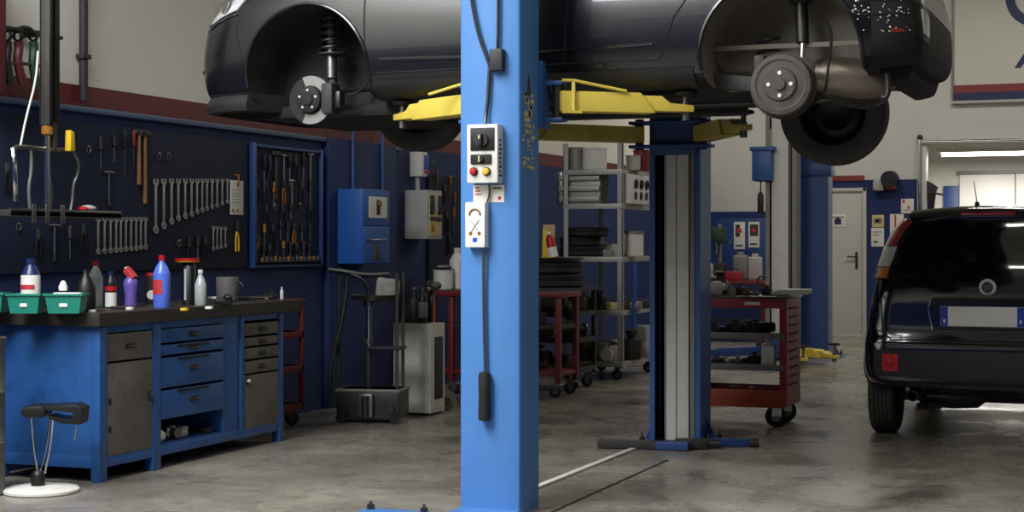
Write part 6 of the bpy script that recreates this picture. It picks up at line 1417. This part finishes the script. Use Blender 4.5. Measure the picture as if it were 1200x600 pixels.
# sign banner with painted letters
a_, c_ = on_y(1118, -150, YB), on_y(1118, 118, YB); sx0 = a_.x; sx1 = sx0+3.6; sz0 = c_.z
t = thing('sign_board', 'large cream sign board with navy letters above red and navy stripes', 'sign', ((sx0+sx1)/2, YB, sz0)); ys = YB-.03; sz1 = 5.2
buildw(MB().bx(sx0, sx1, ys, YB, sz0, sz1, 'sign_white', .004), 'sign_panel', t)
zA, zB2, zC2 = on_y(1150, 99, ys).z, on_y(1150, 108, ys).z, on_y(1150, 118, ys).z
buildw(MB().bx(sx0, sx1, ys-.003, ys, zB2, zA, 'sign_red'), 'red_stripe', t); buildw(MB().bx(sx0, sx1, ys-.003, ys, zC2, zB2, 'sign_navy'), 'navy_stripe', t)
b = MB(); b.bx(sx0-.03, sx1, YB-.08, YB, sz0-.05, sz0-.01, 'grey_cabinet', .006); buildw(b, 'bottom_rail', t); buildw(MB().bx(sx0-.025, sx0, YB-.05, YB, sz0-.02, sz1, 'skin_grey', .004), 'edge_rail', t)
# the letters C and A
pc = on_y(1177, 0, ys); bot = on_y(1200, 31, ys).z; R_ = .40; cz_ = bot+R_; cxx = pc.x+R_-.02; b = MB(); V = []
for k in range(29):
    a = math.radians(50+260*k/28); V.append([Vector((cxx+r*math.cos(a)*.92, y, cz_+r*math.sin(a))) for r, y in ((R_-.135, ys-.004), (R_, ys-.004), (R_, ys), (R_-.135, ys))])
b.rings(V, 'sign_navy'); buildw(b, 'painted_letter_c', t)
pa, pb2 = on_y(1188.5, 80, ys), on_y(1200, 50, ys); hh = pb2.z-pa.z; x_ = pa.x; b = MB(); w_ = .50; q = .085
b.prism([(x_, ys-.004, pa.z), (x_+q, ys-.004, pa.z), (x_+w_/2+.02, ys-.004, pa.z+hh-.07), (x_+w_-q+.02, ys-.004, pa.z), (x_+w_+.02, ys-.004, pa.z), (x_+w_/2+.055, ys-.004, pa.z+hh), (x_+w_/2-.03, ys-.004, pa.z+hh)], (0, .004, 0), 'sign_navy'); b.bx(x_+.12, x_+w_-.1, ys-.005, ys, pa.z+.1, pa.z+.16, 'sign_navy'); buildw(b, 'painted_letter_a', t)
# steel pipe frame round the gateway
a_ = on_y(1078, 165, YB-.06); b = MB(); xg = a_.x; b.tube([(xg, YB-.06, .0), (xg, YB-.06, GZ+.10)], .028, 'chrome', 12); b.cyl((xg, YB-.06, GZ+.04), (GX1, YB-.06, GZ+.04), .022, 'chrome'); b.ball((xg, YB-.06, GZ+.10), .04, 'iron', 12); b.bx(xg-.05, xg+.05, YB-.06, YB, 1.5, 1.54, 'iron'); tag(b.build('gate_track'), 'shiny steel pipe track round the gateway into the next hall', 'gate track')
a_ = on_y(1091, 230, YB-.05); t = thing('gate_latch', 'black gate latch on the gateway post', 'latch', (a_.x, YB-.03, a_.z-.2)); MB().prism([(-.05, 0, .0), (.04, 0, 0), (.06, 0, .25), (.1, 0, .32), (.02, 0, .38), (-.06, 0, .42)], (0, -.03, 0), 'black', .006).build('latch_body', t); MB().cyl((.0, -.04, .25), (.16, -.04, .22), .014, 'iron').build('latch_lever', t)
# ------------------------------------------------------------------ next hall seen through the gateway
Yh = 28.5
a_, c_ = on_y(1125, 205, Yh), on_y(1125, 238, Yh); x_ = a_.x
t = thing('sliding_door', 'white sliding shutter in the hall behind the gateway', 'shutter', (x_+1.3, Yh, 0)); 
for k in range(3): buildw(MB().bx(x_+.9*k, x_+.9*(k+1)-.02, Yh-.06-.02*(k % 2), Yh-.01, .05, a_.z, 'white_plastic', .006), 'shutter_leaf', t)
buildw(MB().bx(x_-.04, x_+2.75, Yh-.09, Yh, a_.z, a_.z+.06, 'skin_grey', .004), 'top_rail', t)
a_, c_ = on_y(1106, 218, Yh), on_y(1124, 245, Yh); tag(MB().bx(a_.x, c_.x, Yh-.06, Yh, .3, a_.z, 'dark_blue', .01).build('wall_panel'), 'dark blue panel beside the white shutter in the next hall', 'panel')
a_ = on_y(1162, 178, 26.6)
lt = ceiling_lamp(a_.x, 26.6, a_.z, 'fluorescent lamp hanging in the hall behind the gateway', 1.5, 'lamps in the next hall', 170, 3.7-a_.z-.06)
k = 0  # lamps over the bays
for y, who, pw in ((4.5, 'over the front bay', 20), (15.5, 'over the middle bay', 46), (20.5, 'over the rear bay', 62)):
    for x, wh in ((-4.6, 'the tool wall'), (-1.0, 'the aisle'), (3.2, 'the plain side wall')):
        ceiling_lamp(x if y > 6 or x > -2 else -2.9, y, ZC-.12, f'long white fluorescent ceiling lamp {who} towards {wh}', power=pw*(3.2 if x == -1.0 and y < 10 else .35 if x < -4 and y < 18 else 1), drop=.06)
